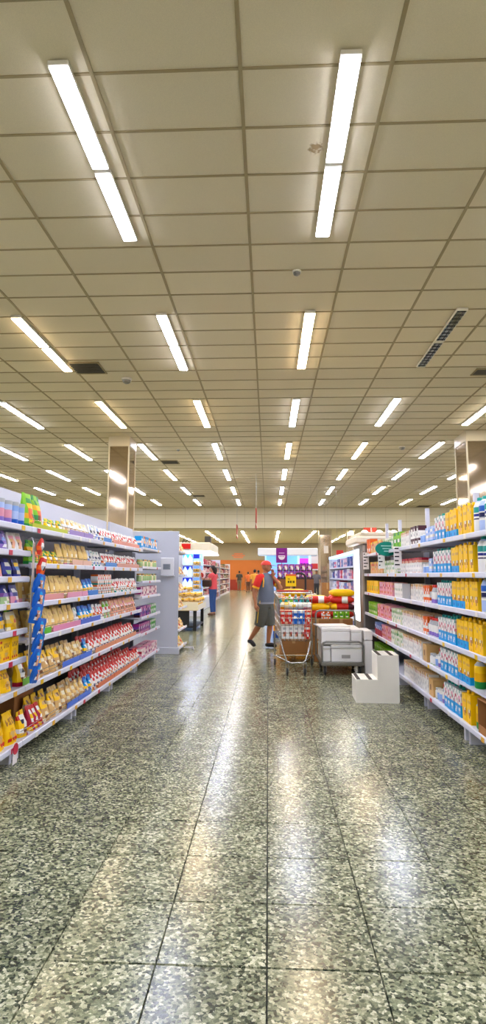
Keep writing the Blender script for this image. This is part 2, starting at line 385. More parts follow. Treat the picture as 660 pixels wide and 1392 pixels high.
# ------------------------------------------------------------------ products
def P(c): return PAL[c]
def m_pouch(wd, h, d, pat, base, crimp='t', seed=0, flat=False):
    rnd = random.Random(seed); b = MB(); nx, nz = max(4, len(pat[0])), len(pat)
    def prof(t):
        if t > .9: return .03
        return (1-(t/.9)**2.2)*.92+.06 if not flat else .25+.75*math.sin(PI*min(1, t/.9))**.6
    jit = {}
    def pt(u, t, s):
        k = (round(u*100), round(t*100))
        if k not in jit: jit[k] = (rnd.uniform(-1, 1)*.006, rnd.uniform(-1, 1)*.008)
        j = jit[k]
        side = 1-abs(2*u-1)**3*.55
        taper = 1-.1*t
        return ((u-.5)*wd*taper+j[0], s*(d/2*prof(t)*side)+(j[1] if 0 < u < 1 else 0)+(-.02*t*t if flat else .02*t*t), t*h)
    g = {}
    for s_ in (-1, 1):
        for i in range(nx+1):
            for j in range(nz+1): g[(s_, i, j)] = len(b.v); b.v.append(pt(i/nx, j/nz, s_))
    for i in range(nx):
        for j in range(nz):
            row = pat[nz-1-j]; c = P(row[i % len(row)])
            b.face([g[(-1, i, j)], g[(-1, i+1, j)], g[(-1, i+1, j+1)], g[(-1, i, j+1)]], c)
            b.face([g[(1, i+1, j)], g[(1, i, j)], g[(1, i, j+1)], g[(1, i+1, j+1)]], P(base))
    for j in range(nz):
        row = pat[nz-1-j]
        b.face([g[(1, 0, j)], g[(-1, 0, j)], g[(-1, 0, j+1)], g[(1, 0, j+1)]], P(row[0])); b.face([g[(-1, nx, j)], g[(1, nx, j)], g[(1, nx, j+1)], g[(-1, nx, j+1)]], P(row[-1]))
    for i in range(nx):
        b.face([g[(1, i, 0)], g[(1, i+1, 0)], g[(-1, i+1, 0)], g[(-1, i, 0)]], P(base)); b.face([g[(-1, i, nz)], g[(-1, i+1, nz)], g[(1, i+1, nz)], g[(1, i, nz)]], P(pat[0][0]))
    return b.mesh('pouch', 50)
def m_box(wd, h, d, pat, base, side=None):
    b = MB(); nx, nz = len(pat[0]), len(pat)
    for i in range(nx):
        for j in range(nz):
            x0, x1 = -wd/2+wd*i/nx, -wd/2+wd*(i+1)/nx; z0, z1 = h*j/nz, h*(j+1)/nz
            b.quad([(x0, -d/2, z0), (x1, -d/2, z0), (x1, -d/2, z1), (x0, -d/2, z1)], P(pat[nz-1-j][i]))
    sd = side or [r[0] for r in pat]
    for s_ in (-1, 1):
        n = len(sd)
        for j in range(n):
            z0, z1 = h*j/n, h*(j+1)/n; c = P(sd[n-1-j])
            q = [(s_*wd/2, -d/2, z0), (s_*wd/2, d/2, z0), (s_*wd/2, d/2, z1), (s_*wd/2, -d/2, z1)]
            b.quad(q if s_ > 0 else q[::-1], c)
    b.quad([(wd/2, d/2, 0), (-wd/2, d/2, 0), (-wd/2, d/2, h), (wd/2, d/2, h)], P(base))
    b.quad([(-wd/2, -d/2, h), (wd/2, -d/2, h), (wd/2, d/2, h), (-wd/2, d/2, h)], P(pat[0][len(pat[0])//2] if base is None else base))
    b.quad([(-wd/2, d/2, 0), (wd/2, d/2, 0), (wd/2, -d/2, 0), (-wd/2, -d/2, 0)], P(base or 'W'))
    return b.mesh('box')
def m_lathe(prof, ks, n=14, sx=1, sy=1):
    return MB().lathe(prof, [P(k) for k in ks], n, (0, 0, 0), sx, sy).mesh('bottle', 40)
def m_brick(wd, h, d, pat, base, cap=None): return m_box(wd, h, d, pat, base)
PK = {}
def prod(key, name, width, meshes, cat, cap=None): PK[key] = dict(name=name, w=width, meshes=meshes, cat=cat, cap=cap)
def pouches(key, wd, h, d, pats, base, name=None, cat='pouch', n=2, flat=False):
    ms = []; name = name or key+('' if key.endswith(('bag', 'pack')) else '_pouch')
    for q in range(n):
        for pt in pats: ms.append(m_pouch(wd*.98, h*(1-.04*q), d, pt, base, seed=q*7+len(ms), flat=flat))
    prod(key, name, wd, ms, cat)
def boxes(key, wd, h, d, pats, base, name='carton_box', cat='box', side=None, cap=None):
    prod(key, name, wd, [m_box(wd*.96, h, d, p, base, side) for p in pats], cat, cap)
# --- left shelf goods
prod('blue_can', 'milk_powder_can', .105, [m_lathe([(.046, 0), (.05, .008), (.05, .05), (.05, .11), (.05, .15), (.052, .165), (.052, .178)], k) for k in (['L', 'B', 'l', 'L', 'S', 'S'], ['H', 'H', 'p', 'l', 'S', 'S'])], 'can')
pouches('green_bag', .17, .30, .10, [["gggg", "gGGg", "gYYg", "gOOg", "yObG", "gYOg", "GggG"], ["GggG", "gGgg", "yYYg", "gOOy", "GbOg", "ggYg", "GGgg"]], 'G')
pouches('yellow_small', .10, .13, .06, [["gYYg", "YGGY", "YWWY", "YObY", "YYYY"]], 'Y')
pouches('gold', .115, .215, .09, [["tttt", "tTtt", "ttTt", "tcct", "tTTt", "tccT", "pwpp"], ["tttt", "Tttt", "tttT", "tttt", "tTTt", "tcct", "TttT"]], 't', n=3)
pouches('gold_pale', .11, .17, .08, [["cctc", "tcWc", "WWcW", "cTTc", "WbbW", "cHHc"], ["ctcc", "WWcc", "cWWt", "cTtc", "cWWc", "HccH"]], 'c')
pouches('white_red', .10, .175, .08, [["WWWW", "WRRW", "RWWR", "WWWW", "WTbW", "eWWW"], ["WWWw", "wRRW", "WRWW", "OWWO", "WboW", "WWGW"]], 'W', n=2)
pouches('white_blue', .10, .18, .08, [["WWLW", "WLLW", "WKnW", "LWWW", "WBBW", "WLWe"], ["WeWW", "WWWf", "wnKW", "WWWW", "WLBW", "eWWW"]], 'W', n=2)
pouches('blue_pack', .10, .185, .08, [["BBBB", "BCCB", "CWWC", "YtWY", "BWtB", "LYYL"]], 'B')
pouches('tan_pink', .09, .20, .08, [["oooo", "oTTo", "opWo", "obbo", "oTpo", "oooW"], ["oToo", "pooo", "oWWo", "obTo", "opoo", "Wooo"]], 'o', n=2)
pouches('green_white', .09, .19, .08, [["fWWf", "gffW", "WRRW", "WWWW", "fTbW", "fWOf"]], 'f')
pouches('red_white', .115, .185, .09, [["RRRR", "RWWR", "WRRW", "WWWW", "WnBW", "OWWe"], ["RRRR", "RRWR", "WRWW", "oWWW", "WBnW", "WWOW"]], 'W', n=2)
pouches('kraft_top', .12, .20, .10, [["YYYY", "YTbY", "YYYY", "TTTT", "TcTT", "TbTT", "cTTc"], ["YYYY", "YbYY", "cTTT", "TcbT", "TTcT", "TTTb", "TTTT"]], 'T', n=2)
pouches('kraft', .105, .195, .09, [["tTtT", "cTTt", "Tcct", "tTbT", "TbbT", "TTtT"], ["TtTT", "tccT", "TttT", "cTTc", "TbFT", "tTTT"]], 'T', n=2)
pouches('yellow_bag', .14, .24, .10, [["YYYYYYYYYY", "YYRRYRRRYY", "YYYYYYYYYY", "YFFYFYFFYY", "YFYFFYFYFY", "YYYYYYYYYY", "YYYyTTyYYY", "YYyTFFTyYY", "YYYyTTyYYY", "YYYYYYYYYY"], ["YYYYYYYYYY", "YYYYYYYYYY", "YFYFFYFYFY", "YFFYFYFFYY", "YYYYYYYYYY", "YYYyyyyYYY", "YYyTTTTyYY", "YYyyTTyyYY", "YRRYRRYRRY", "YYYYYYYYYY"]], 'Y', n=2)
pouches('yellow_red', .13, .20, .09, [["YYRY", "YWWR", "YSKY", "YWWR", "YbWY", "rYYr"], ["YRYY", "RWWY", "YnWW", "YYWR", "WbbY", "YYrr"]], 'Y')
pouches('red_spine', .075, .19, .11, [["RRRR", "rWWr", "rYYr", "rWWr", "rRRr", "YrrY"]], 'r')
boxes('yellow_pack', .115, .17, .09, [["YYYYYYYYYY", "YYRRYRRRYY", "YYYYYYYYYY", "YFFYFYFFYY", "YFYFFYFYFY", "YYYYYYYYYY", "YYYyTTyYYY", "YYyTFFTyYY", "YYYyTTyYYY", "YYYYYYYYYY"], ["YYYYYYYYYY", "YYYYYYYYYY", "YFYFFYFYFY", "YFFYFYFFYY", "YYYYYYYYYY", "YYYyyyyYYY", "YYyTTTTyYY", "YYyyTTyyYY", "YRRYRRYRRY", "YYYYYYYYYY"]], 'Y', 'yellow_packet', 'packet')
pouches('cookie', .115, .15, .05, [["WwwW", "WppW", "WToW", "WboW", "WToW", "WWWW"], ["HNHH", "HHWH", "HLLH", "NHHN", "HWWH", "HHHH"], ["WWWW", "SWWS", "obTo", "WobW", "oTbo", "WwwW"]], 'W')
pouches('navy_cookie', .125, .15, .06, [["nNNn", "NWWN", "NNNN", "NffN", "nNNn"], ["WppW", "nbon", "poTp", "oboo", "WppW"], ["NnnN", "nYYn", "NLLN", "nccn", "NNNN"], ["wwww", "roor", "obTo", "rTor", "wppw"]], 'N')
pouches('purple_pack', .13, .14, .06, [["NNNN", "NWWN", "HNNH", "ppWp", "pHpp"], ["nNNN", "NNWN", "PHHP", "ffcf", "fWff"]], 'N')
pouches('navy_yellow', .15, .20, .08, [["nNNn", "NWWN", "nBBn", "fYtY", "nYyn", "nSSn"], ["gGNn", "cccc", "cYYc", "tYOt", "YyYY", "cYYc"]], 'N')
boxes('rw_can', .08, .14, .08, [["OwwO", "WooW", "WRRW", "wwww", "oWWo", "eSSe"]], 'o', 'stacked_tin', 'tin')
boxes('blue_box', .13, .18, .10, [["CCCC", "CWWC", "WOWC", "CWWL", "CCCC"], ["RYRR", "YWWO", "cWOY", "BCCB", "CCCC"]], 'C', 'blue_carton', 'carton')
prod('jar', 'glass_jar', .085, [m_lathe([(.036, 0), (.04, .01), (.04, .085), (.032, .095), (.036, .1), (.036, .115)], k, 12) for k in (['f', 'f', 'c', 'S', 'y', 'y'], ['B', 'c', 'f', 'S', 'n', 'n'], ['y', 'f', 'y', 'S', 'f', 'f'])], 'jar')
boxes('pink_box', .10, .145, .09, [["mpWm", "pWWp", "mdmW", "WppW"], ["WpWW", "rWWp", "pWWW", "Wmmp"]], 'p')
boxes('purple_box', .11, .15, .09, [["PdPp", "pPdP", "NnPN", "dPmP"], ["mPpm", "PWPd", "dmPP", "pdpP"]], 'P')
boxes('green_box', .085, .15, .08, [["WGGW", "GgGG", "WWGG", "GGWG"]], 'G')
# --- right shelf goods
boxes('blue_carton', .088, .235, .085, [["WWeW", "SWWS", "WppW", "WSrW", "pWWS", "CCCC", "CWWC", "CLLC", "CCCC"], ["SWWe", "WWSW", "WrpW", "pWWr", "SWWW", "CCCC", "CLWC", "CWLC", "CCCC"]], 'S', 'juice_carton', 'carton', cap=('e', .014))
boxes('yellow_carton', .088, .235, .085, [["YyYY", "YYYY", "YTyT", "YYYY", "YYYY", "YTWF", "YoFF", "YYFY", "YYYY", "YYyY"], ["yYYy", "YTYY", "YYYT", "YYYY", "YYYY", "YWFT", "YFYF", "YYoY", "YyYY", "YYYY"]], 'Y', 'juice_carton', 'carton', cap=('Y', .014))
boxes('yellow_blue_carton', .088, .235, .085, [["YyYY", "YYYY", "YTyT", "YYYY", "YYYY", "YTWF", "YoFF", "CCCC", "CBCC", "CCCC"]], 'Y', 'juice_carton', 'carton', cap=('Y', .014))
prod('white_bottle', 'milk_bottle', .105, [m_lathe([(.044, 0), (.05, .012), (.05, .10), (.05, .115), (.05, .125), (.05, .14), (.05, .16), (.05, .17), (.05, .215), (.034, .255), (.02, .268)], k, 14) for k in (['l', 'W', 'W', 'n', 'W', 'N', 'W', 'e', 'W', 'l'], ['W', 'l', 'W', 'S', 'n', 'n', 'W', 'B', 'l', 'W'])], 'bottle', cap=('e', .021, .268))
boxes('white_tea', .058, .19, .11, [["TTT", "WoW", "WWW", "WSW", "WWW", "WSW", "WWW"], ["bTT", "WrW", "WWW", "WWw", "WSW", "WWW", "WwW"]], 'T', 'tea_box', 'box', side=list("WWWWWWW"))
boxes('white_brown', .095, .20, .09, [["dddd", "dWWd", "WWSW", "WnWW", "WWWW", "dddd", "WddW", "WWWW"]], 'd', 'coffee_box')
boxes('white_red_box', .06, .18, .10, [["rrr", "oro", "WWW", "WSW", "WWW", "WSW", "Wow"], ["rRr", "ooW", "WWW", "WWS", "WWW", "wSW", "WWW"]], 'o', 'tea_box')
boxes('tan_box', .11, .19, .10, [["TbTT", "RRRT", "TTTT", "TOOT", "TooT", "TTTT"], ["YYYY", "ToTT", "ToPT", "TTTW", "TyTT", "TTTT"]], 'T', 'tan_box')
boxes('orange_box', .13, .26, .12, [["OOOO", "OoOO", "OOOO", "OWWO", "OOOO"]], 'O', 'orange_box')
boxes('palegreen_box', .08, .185, .09, [["fccf", "GfGW", "WWfW", "fWWf", "WffW", "ffcW"], ["WWfW", "fGfW", "WWWf", "WfeW", "cWWc", "WWWW"]], 'c', 'tea_box')
boxes('lime_box', .10, .19, .09, [["gggg", "gWgg", "gggg", "gGGg", "gcWg", "gggg"]], 'g', 'lime_box')
boxes('green_big', .15, .22, .10, [["gGGg", "gggg", "GWWG", "gGgg", "ggGg"]], 'g', 'lime_box')
boxes('pinkred_box', .09, .19, .09, [["pppp", "rpWp", "prrp", "pppp", "oRRo", "pppW"], ["oooo", "pRRp", "oppo", "pWRp", "poop", "pppp"]], 'p', 'tea_box')
boxes('yellow_box', .12, .20, .10, [["YYYY", "YyYY", "YYGY", "YFFY", "YYYY"]], 'y', 'yellow_box')
boxes('bluered_box', .10, .18, .09, [["NLLN", "LWNL", "NLWL", "rrrr", "rdRr", "rrrr"]], 'L', 'blue_and_red_box')
boxes('lblue_box', .13, .165, .10, [["lLll", "LWWL", "lLLl", "wWWw", "lllL", "CCCC"]], 'l', 'pale_blue_box')
boxes('white_box', .085, .185, .10, [["WWWW", "WwWW", "WSGW", "WWWW", "WwSW", "WWWW"]], 'W', 'white_box')
boxes('orange_white', .07, .185, .08, [["OOO", "OWO", "WOO", "WWW", "OOO", "WOW"]], 'O', 'orange_and_white_box')
prod('small_jar', 'small_tub', .075, [m_lathe([(.03, 0), (.034, .01), (.034, .075), (.026, .085), (.03, .088), (.03, .105)], k, 12) for k in (['W', 'L', 'W', 'W', 'W', 'W'], ['f', 'W', 'W', 'W', 'S', 'W'])], 'tub')
prod('red_bottle', 'red_capped_bottle', .075, [m_lathe([(.03, 0), (.034, .012), (.034, .05), (.034, .12), (.016, .165)], ['W', 'H', 'W', 'S'], 14)], 'bottle', cap=('R', .022, .165))
prod('pump_bottle', 'yellow_bottle', .10, [m_lathe([(.042, 0), (.047, .012), (.047, .06), (.047, .13), (.044, .19), (.02, .225)], ['G', 'G', 'y', 'Y', 'S'], 16)], 'bottle', cap=('Y', .024, .225))
boxes('kraft_box', .16, .17, .14, [["TTTT", "TbTT", "TTTT"]], 'T', 'kraft_box')
capm = {}
def cap_mesh(c, r):
    if (c, r) not in capm: capm[(c, r)] = MB().lathe([(r, 0), (r, .022), (r*.85, .026)], P(c), 10).mesh('cap', 40)
    return capm[(c, r)]
def place(key, x, y, z, rz, label, group, sc=1):
    k = PK[key]; me = random.choice(k['meshes'])
    o = link(k['name'], me); o.location = (x, y, z); o.rotation_euler = (0, 0, rz); o.scale = (1, 1, sc)
    tag(o, label, k['cat'], group)
    if k['cap']:
        c = k['cap']; h = c[2] if len(c) > 2 else max(v.co.z for v in me.vertices)
        link('cap', cap_mesh(c[0], c[1]), o, (0, 0, h))
    return o
def nth(n): return ORD[n-1] if n <= 8 else f'{n}{"th" if 10 < n % 100 < 14 else {1: "st", 2: "nd", 3: "rd"}.get(n % 10, "th")}'
def row(key, px0, px1, X, side, z, desc, where, depth=1, sc=1, stack=1, dd=None, tilt=.07):
    """a block of alike goods between two photo columns, on the shelf front plane X; side -1 = left gondola (faces +x)"""
    y0, y1 = ypx(px0, X), ypx(px1, X)
    if y1 < y0: y0, y1 = y1, y0
    k = PK[key]
    wm = max(max(v.co.x for v in m_.vertices)-min(v.co.x for v in m_.vertices) for m_ in k['meshes'])
    n = max(1, int((y1-y0)/(wm+.003))); st = (y1-y0)/n; fit = min(1 if tilt >= 1 else 1.14, (st-.006)/wm if st > wm+.006 else (st-.002)/wm)
    d = max(max(v.co.y for v in m_.vertices)-min(v.co.y for v in m_.vertices) for m_ in k['meshes'])
    tilt = tilt if tilt >= 1 else max(0, min(tilt, (st-wm*fit-.0015)/d))
    if tilt >= 1: d = max(d, wm)
    h = max(v.co.z for v in k['meshes'][0].vertices)
    if z > 1.25: depth = 1
    order = range(n)
    for i in order:
        for q in range(depth):
            for s_ in range(stack):
                num = nth(i+1)
                lab = f'{num} {desc} from the near end, ' + (['front row, ', 'second row, ', 'third row, '][q] if depth > 1 else '') + (['lower, ', 'upper, '][s_] if stack > 1 else '') + where
                dx = .035+d/2+q*((dd or d)+.02+(0 if tilt >= 1 else wm*fit*tilt))+random.uniform(0, .01)
                place(key, X+side*dx, y0+(i+.5)*st, z+s_*(h*sc+.003), (PI/2 if side < 0 else -PI/2)+random.uniform(-tilt, tilt), lab, f'{desc}, {where}', sc*(1 if stack > 1 else random.uniform(.98, 1.02))).scale.x = fit

# ------------------------------------------------------------------ gondolas
tagm = {c: MB().box(-.028, -.002, -.018, .028, 0, .018, c).mesh('price_tag') for c in ('#f2c51c', '#c8304a', '#ece9e2', '#e9b23a')}
def bay(side, y0, y1, X, zs, lipH, depths, label, ztop, back='back_dark', feet=True, lipped=None, tags=1, header=True, wires=()):
    """one gondola bay; side -1 left (front faces +x), +1 right"""
    t = thing('gondola_shelf', label, 'shelf unit', (X+side*.3, (y0+y1)/2, 0), 0, 'gondola shelf units')
    ox, oy = t.location.x, t.location.y; L = (y1-y0)/2
    xb = X+side*max(depths)-ox
    lo, hi = min(xb, xb+side*.03), max(xb, xb+side*.03)
    MB().box(lo, -L, .05, hi, L, zs[0] if header else zs[0]+.01, back).build('back_panel', t)
    if header: MB().box(lo, -L, zs[0], hi, L, ztop, 'panel_white').build('header_panel', t)
    for s_ in (-1, 1):
        MB().box(min(xb, xb-side*.06), s_*(L-.02)-.015, 0, max(xb, xb-side*.06), s_*(L-.02)+.015, zs[0]-.04, 'shelf_grey').build('upright', t)
    for n, z in enumerate(zs):
        xf = X-ox; d = depths[n]; xe = xf+side*d
        m = MB(); m.box(min(xf+side*.01, xe), -L+.004, z-.03, max(xf+side*.01, xe), L-.004, z-.012, 'shelf_white')
        sh = m.build('shelf', t)
        if lipped is None or lipped[n]:
            # sloped lip profile
            lp = MB(); a, b_ = -L+.003, L-.003
            pr_ = [(xf, z-lipH+.005), (xf-side*.006, z-lipH+.012), (xf-side*.004, z-.006), (xf+side*.002, z), (xf+side*.012, z), (xf+side*.012, z-lipH+.005)]
            for q in range(len(pr_)):
                p, r_ = pr_[q], pr_[(q+1) % len(pr_)]
                f4 = [(p[0], a, p[1]), (p[0], b_, p[1]), (r_[0], b_, r_[1]), (r_[0], a, r_[1])]
                lp.quad(f4 if side < 0 else f4[::-1], 'shelf_white')
            lp.quad([(p[0], a, p[1]) for p in pr_], 'shelf_white'); lp.quad([(p[0], b_, p[1]) for p in pr_][::-1], 'shelf_white')
            lp.build('lip', sh)
            nt = max(1, int((y1-y0)/.42*tags))
            for q in range(nt):
                if tags == 0: break
                o = link('price_tag', tagm[random.choice(list(tagm))], sh, (xf-side*.0075, -L+(q+.5+random.uniform(-.25, .25))*2*L/nt, z-lipH/2))
                o.rotation_euler = (0, 0, PI/2 if side < 0 else -PI/2)
        if n in wires:
            for zz in (.03, .06):
                MB().tube([(xf+side*.02, -L+.01, z+zz), (xf+side*.02, L-.01, z+zz)], .0025, 'steel', 5).build('wire_rail', sh)
        for s_ in (-1, 1):
            MB().box(min(xf+side*.05, xe), s_*(L-.03)-.002, z-.045, max(xf+side*.05, xe), s_*(L-.03)+.002, z-.03, 'shelf_grey').build('bracket', sh)
    if feet:
        zb = zs[-1]
        for s_ in (-1, 1):
            MB().box(min(X-ox+side*.06, X-ox+side*.5), s_*(L-.06)-.02, 0, max(X-ox+side*.06, X-ox+side*.5), s_*(L-.06)+.02, zb-.03, 'shelf_white').build('foot', t)
        MB().box(min(X-ox+side*.18, X-ox+side*.2), -L, .0, max(X-ox+side*.18, X-ox+side*.2), L, zb-.035, 'back_dark').build('kick_plate', t)
    return t
def tray(bay_obj, X, side, px0, px1, z, colour, h=.05):
    for n_, bo in enumerate(bB):
        lo_, hi_ = yA+n_*dB+.005, yA+(n_+1)*dB-.005
        a_, b_ = max(lo_, ypx(px0, X)), min(hi_, ypx(px1, X))
        if b_-a_ > .04: tray1(bo, X, side, a_, b_, z, colour, h)
def tray1(bay_obj, X, side, y0, y1, z, colour, h):
    o = bay_obj.location
    MB().box(min(X+side*.016, X+side*.019)-o.x, y0-o.y, z, max(X+side*.016, X+side*.019)-o.x, y1-o.y, z+h, colour).build('tray_front', bay_obj)

XL, XR = -1.847, 1.616
ZL = [1.765, 1.484, 1.176, .897, .55, .153]
ZA = [1.765, 1.573, 1.378, 1.185, .99, .775, .55, .153]
ZC = [1.80, 1.515, 1.30, 1.075, .775, .53, .153]
ZR = [1.738, 1.422, 1.119, .789, .508, .19]
yA, yB, yC2 = ypx(40, XL), ypx(193, XL), ypx(218, XL)
D6 = [.4, .42, .45, .45, .5, .55]
bA = bay(-1, 2.9, yA, XL, ZA, .05, [.4, .4, .42, .42, .45, .45, .5, .55], 'nearest left shelf unit with cans on top and yellow bags below', 2.17)
dB = (yB-yA)/3; bB = []
for i, nm in enumerate(('second left shelf unit, with green bags on its top shelf', 'third left shelf unit, in the middle of the left run', 'fourth left shelf unit, full of red and white pouches')):
    bB.append(bay(-1, yA+i*dB, yA+(i+1)*dB, XL, ZL, .05, D6, nm, 2.17, wires=(0, 1, 2, 3, 4, 5)))
bC = bay(-1, yB, yC2, XL, ZC, .045, [.4, .35, .35, .35, .38, .38, .5], 'fifth left shelf unit with jars and purple boxes beside the white end panel', 2.17, tags=.6)
SH6 = ['top left shelf', 'second left shelf', 'third left shelf', 'fourth left shelf', 'fifth left shelf', 'bottom left shelf']
def Lr(k, a, b, s_, desc, **kw): row(k, a, b, XL, -1, ZL[s_]-.012, desc, SH6[s_], **kw)
# unit A
def Ar(k, a, b, s_, desc, **kw): row(k, a, b, XL, -1, ZA[s_]-.012, desc, (ORD[s_] if s_ else 'top')+' shelf, nearest left unit', **kw)
Ar('blue_can', -30, 40, 0, 'blue and lilac can', depth=2, tilt=1)
Ar('cookie', -30, 40, 1, 'white and lilac cookie packet', depth=1)
Ar('navy_cookie', -30, 40, 2, 'navy and orange biscuit packet')
Ar('purple_pack', -30, 38, 3, 'dark purple and pink packet')
Ar('navy_yellow', -30, 38, 4, 'navy and yellow cereal bag', sc=.82)
Ar('yellow_pack', -30, 36, 5, 'yellow packet', depth=2)
Ar('yellow_bag', -30, 34, 6, 'large yellow bag', depth=2, sc=.82)
Ar('yellow_bag', -40, 29, 7, 'large yellow bag', depth=3, sc=1.08)
# units B
Lr('green_bag', 42, 66, 0, 'tall green bag with orange picture')
Lr('yellow_small', 69, 92, 0, 'small yellow packet', depth=2); tray(bB[0], XL, -1, 44, 92, ZL[0], '#c9cf2b', .035)
Lr('gold_pale', 93, 127, 0, 'cream and gold pouch', depth=2)
Lr('white_blue', 128, 141, 0, 'white and blue pouch'); Lr('white_red', 142, 192, 0, 'white and red pouch', depth=2)
Lr('green_bag', 46, 66, 1, 'green bag with orange picture', sc=.7); Lr('yellow_small', 66, 88, 1, 'small yellow packet', depth=2)
Lr('gold', 88, 127, 1, 'gold foil pouch', depth=2); Lr('white_blue', 128, 144, 1, 'white and blue pouch'); Lr('white_red', 145, 192, 1, 'white and red pouch', depth=2)
Lr('gold', 58, 122, 2, 'gold foil pouch', depth=2); Lr('blue_pack', 123, 136, 2, 'bright blue packet'); Lr('rw_can', 137, 155, 2, 'orange and white tin', stack=2, sc=.8, tilt=.01)
Lr('green_white', 156, 162, 2, 'green and white pouch'); Lr('white_red', 162, 192, 2, 'white and red pouch', depth=2)
Lr('gold', 56, 112, 3, 'gold foil pouch', depth=2); Lr('white_blue', 112, 117, 3, 'white and blue pouch'); Lr('blue_pack', 118, 136, 3, 'bright blue packet')
Lr('white_red', 137, 150, 3, 'white and red pouch'); Lr('green_white', 151, 158, 3, 'green and white pouch'); Lr('tan_pink', 159, 190, 3, 'peach-coloured pouch', depth=2)
Lr('yellow_red', 37, 56, 4, 'yellow and red bag'); Lr('kraft_top', 57, 96, 4, 'brown pouch with yellow top', depth=2); Lr('kraft', 97, 124, 4, 'brown paper pouch', depth=2)
Lr('blue_pack', 125, 132, 4, 'bright blue packet'); Lr('red_white', 132, 189, 4, 'red and white pouch', depth=2)
Lr('yellow_bag', 29, 44, 5, 'plain yellow bag', sc=.95); Lr('yellow_red', 45, 58, 5, 'yellow and red bag'); Lr('red_spine', 59, 76, 5, 'dark red and yellow packet'); Lr('kraft_top', 76, 100, 5, 'brown pouch with yellow top', depth=2)
Lr('kraft', 101, 128, 5, 'brown paper pouch', depth=2); Lr('blue_pack', 129, 138, 5, 'bright blue packet'); Lr('red_white', 138, 197, 5, 'red and white pouch', depth=3)
for (i, a, b, s_, c) in ((1, 95, 127, 0, '#9d86c9'), (1, 142, 152, 0, '#4b8fd6'), (2, 155, 190, 0, '#e79a86'), (1, 100, 126, 1, '#e7b9a0'), (2, 145, 160, 1, '#4b8fd6'), (2, 160, 190, 1, '#dfa08a'), (0, 60, 90, 2, '#e39a93'), (1, 95, 122, 2, '#e39ab2'), (1, 123, 136, 2, '#3f8ad8'),
                       (0, 58, 75, 3, '#5fbe2e'), (1, 78, 114, 3, '#e58fb1'), (1, 114, 140, 3, '#4d6fd0'), (0, 40, 60, 4, '#7fc24a'), (1, 92, 130, 4, '#4d77d6'), (2, 135, 188, 4, '#e2956c'), (1, 100, 130, 5, '#4d77d6'), (2, 140, 195, 5, '#e07b4c')):
    tray(bB[i], XL, -1, a, b, ZL[s_], c)
SC7 = ['top shelf', 'second shelf', 'third shelf', 'fourth shelf', 'fifth shelf', 'sixth shelf', 'bottom shelf']
def Cr(k, a, b, s_, desc, **kw): row(k, a, b, XL, -1, ZC[s_]-.012, desc, SC7[s_]+', fifth left unit', **kw)
Cr('blue_box', 194, 216, 0, 'bright blue carton', depth=1); Cr('jar', 195, 216, 1, 'green glass jar', depth=2); Cr('jar', 195, 216, 2, 'green glass jar', depth=2)
Cr('pink_box', 195, 216, 3, 'pink and white box'); Cr('purple_box', 194, 209, 4, 'purple box'); Cr('green_box', 209, 216, 4, 'green box')
Cr('purple_box', 194, 209, 5, 'purple box'); Cr('green_box', 209, 216, 5, 'green box'); Cr('pink_box', 198, 218, 6, 'pink and white box', depth=2)
# clip strip with hanging snack bags
yS = yA-.01
cs = thing('clip_strip', 'hanging clip strip between the first two left shelf units', 'clip strip', (XL+.03, yS, .62))
MB().box(-.002, -.02, 0, .002, .02, 1.02, '#d8d4cc').build('strip', cs); MB().tube([(0, 0, 1.0), (-.02, 0, 1.06), (-.05, 0, 1.05)], .004, 'steel').build('hook', cs)
bluebag = m_pouch(.125, .15, .05, ["BBBB", "BCBB", "BoWB", "BdoC", "BWoB", "BBBC"], 'B', seed=3, flat=True); redbag = m_pouch(.09, .13, .045, ["RRRR", "RWWR", "OSKO", "ROOR"], 'O', seed=4, flat=True)
for i in range(9):
    me = redbag if i < 2 else bluebag
    o = link('snack_bag', me); z = 1.53-i*.112 if i >= 2 else 1.60-i*.15
    o.location = (XL+.07+.012*(i % 2), yS+random.uniform(-.03, .03)-(.05 if i in (4, 7) else 0), z-.06); o.rotation_euler = (random.uniform(-.08, .08), .16, PI/2+random.uniform(-.25, .15))
    tag(o, f'{"red" if i < 2 else "blue"} snack bag hanging on the clip strip, {ORD[i] if i < 8 else "lowest"}{" from the top" if i < 8 else " of all"}', 'snack bag', 'snack bags on the clip strip')
# red-topped price flag on the bottom lip
fl = thing('price_flag', 'red and white price flag hanging below the nearest left bottom shelf', 'price flag', (XL+.012, ypx(29, XL), .0))
MB().box(-.002, -.035, .03, .002, .035, .13, '#f0ecec').build('card', fl); MB().lathe([(.04, -.002), (.04, .002)], '#c8203f', 16).build('badge', fl, loc=(.004, 0, .135)).rotation_euler = (0, PI/2, 0)
# cardboard box behind pouches on the left bottom shelf
cb = tag(MB().cbox(-.12, -.2, 0, .12, .2, .24, 'kraft', .004).build('cardboard_box', loc=(XL-.415, ypx(68, XL)+.28, ZL[5])), 'brown cardboard box at the back of the left bottom shelf', 'box')

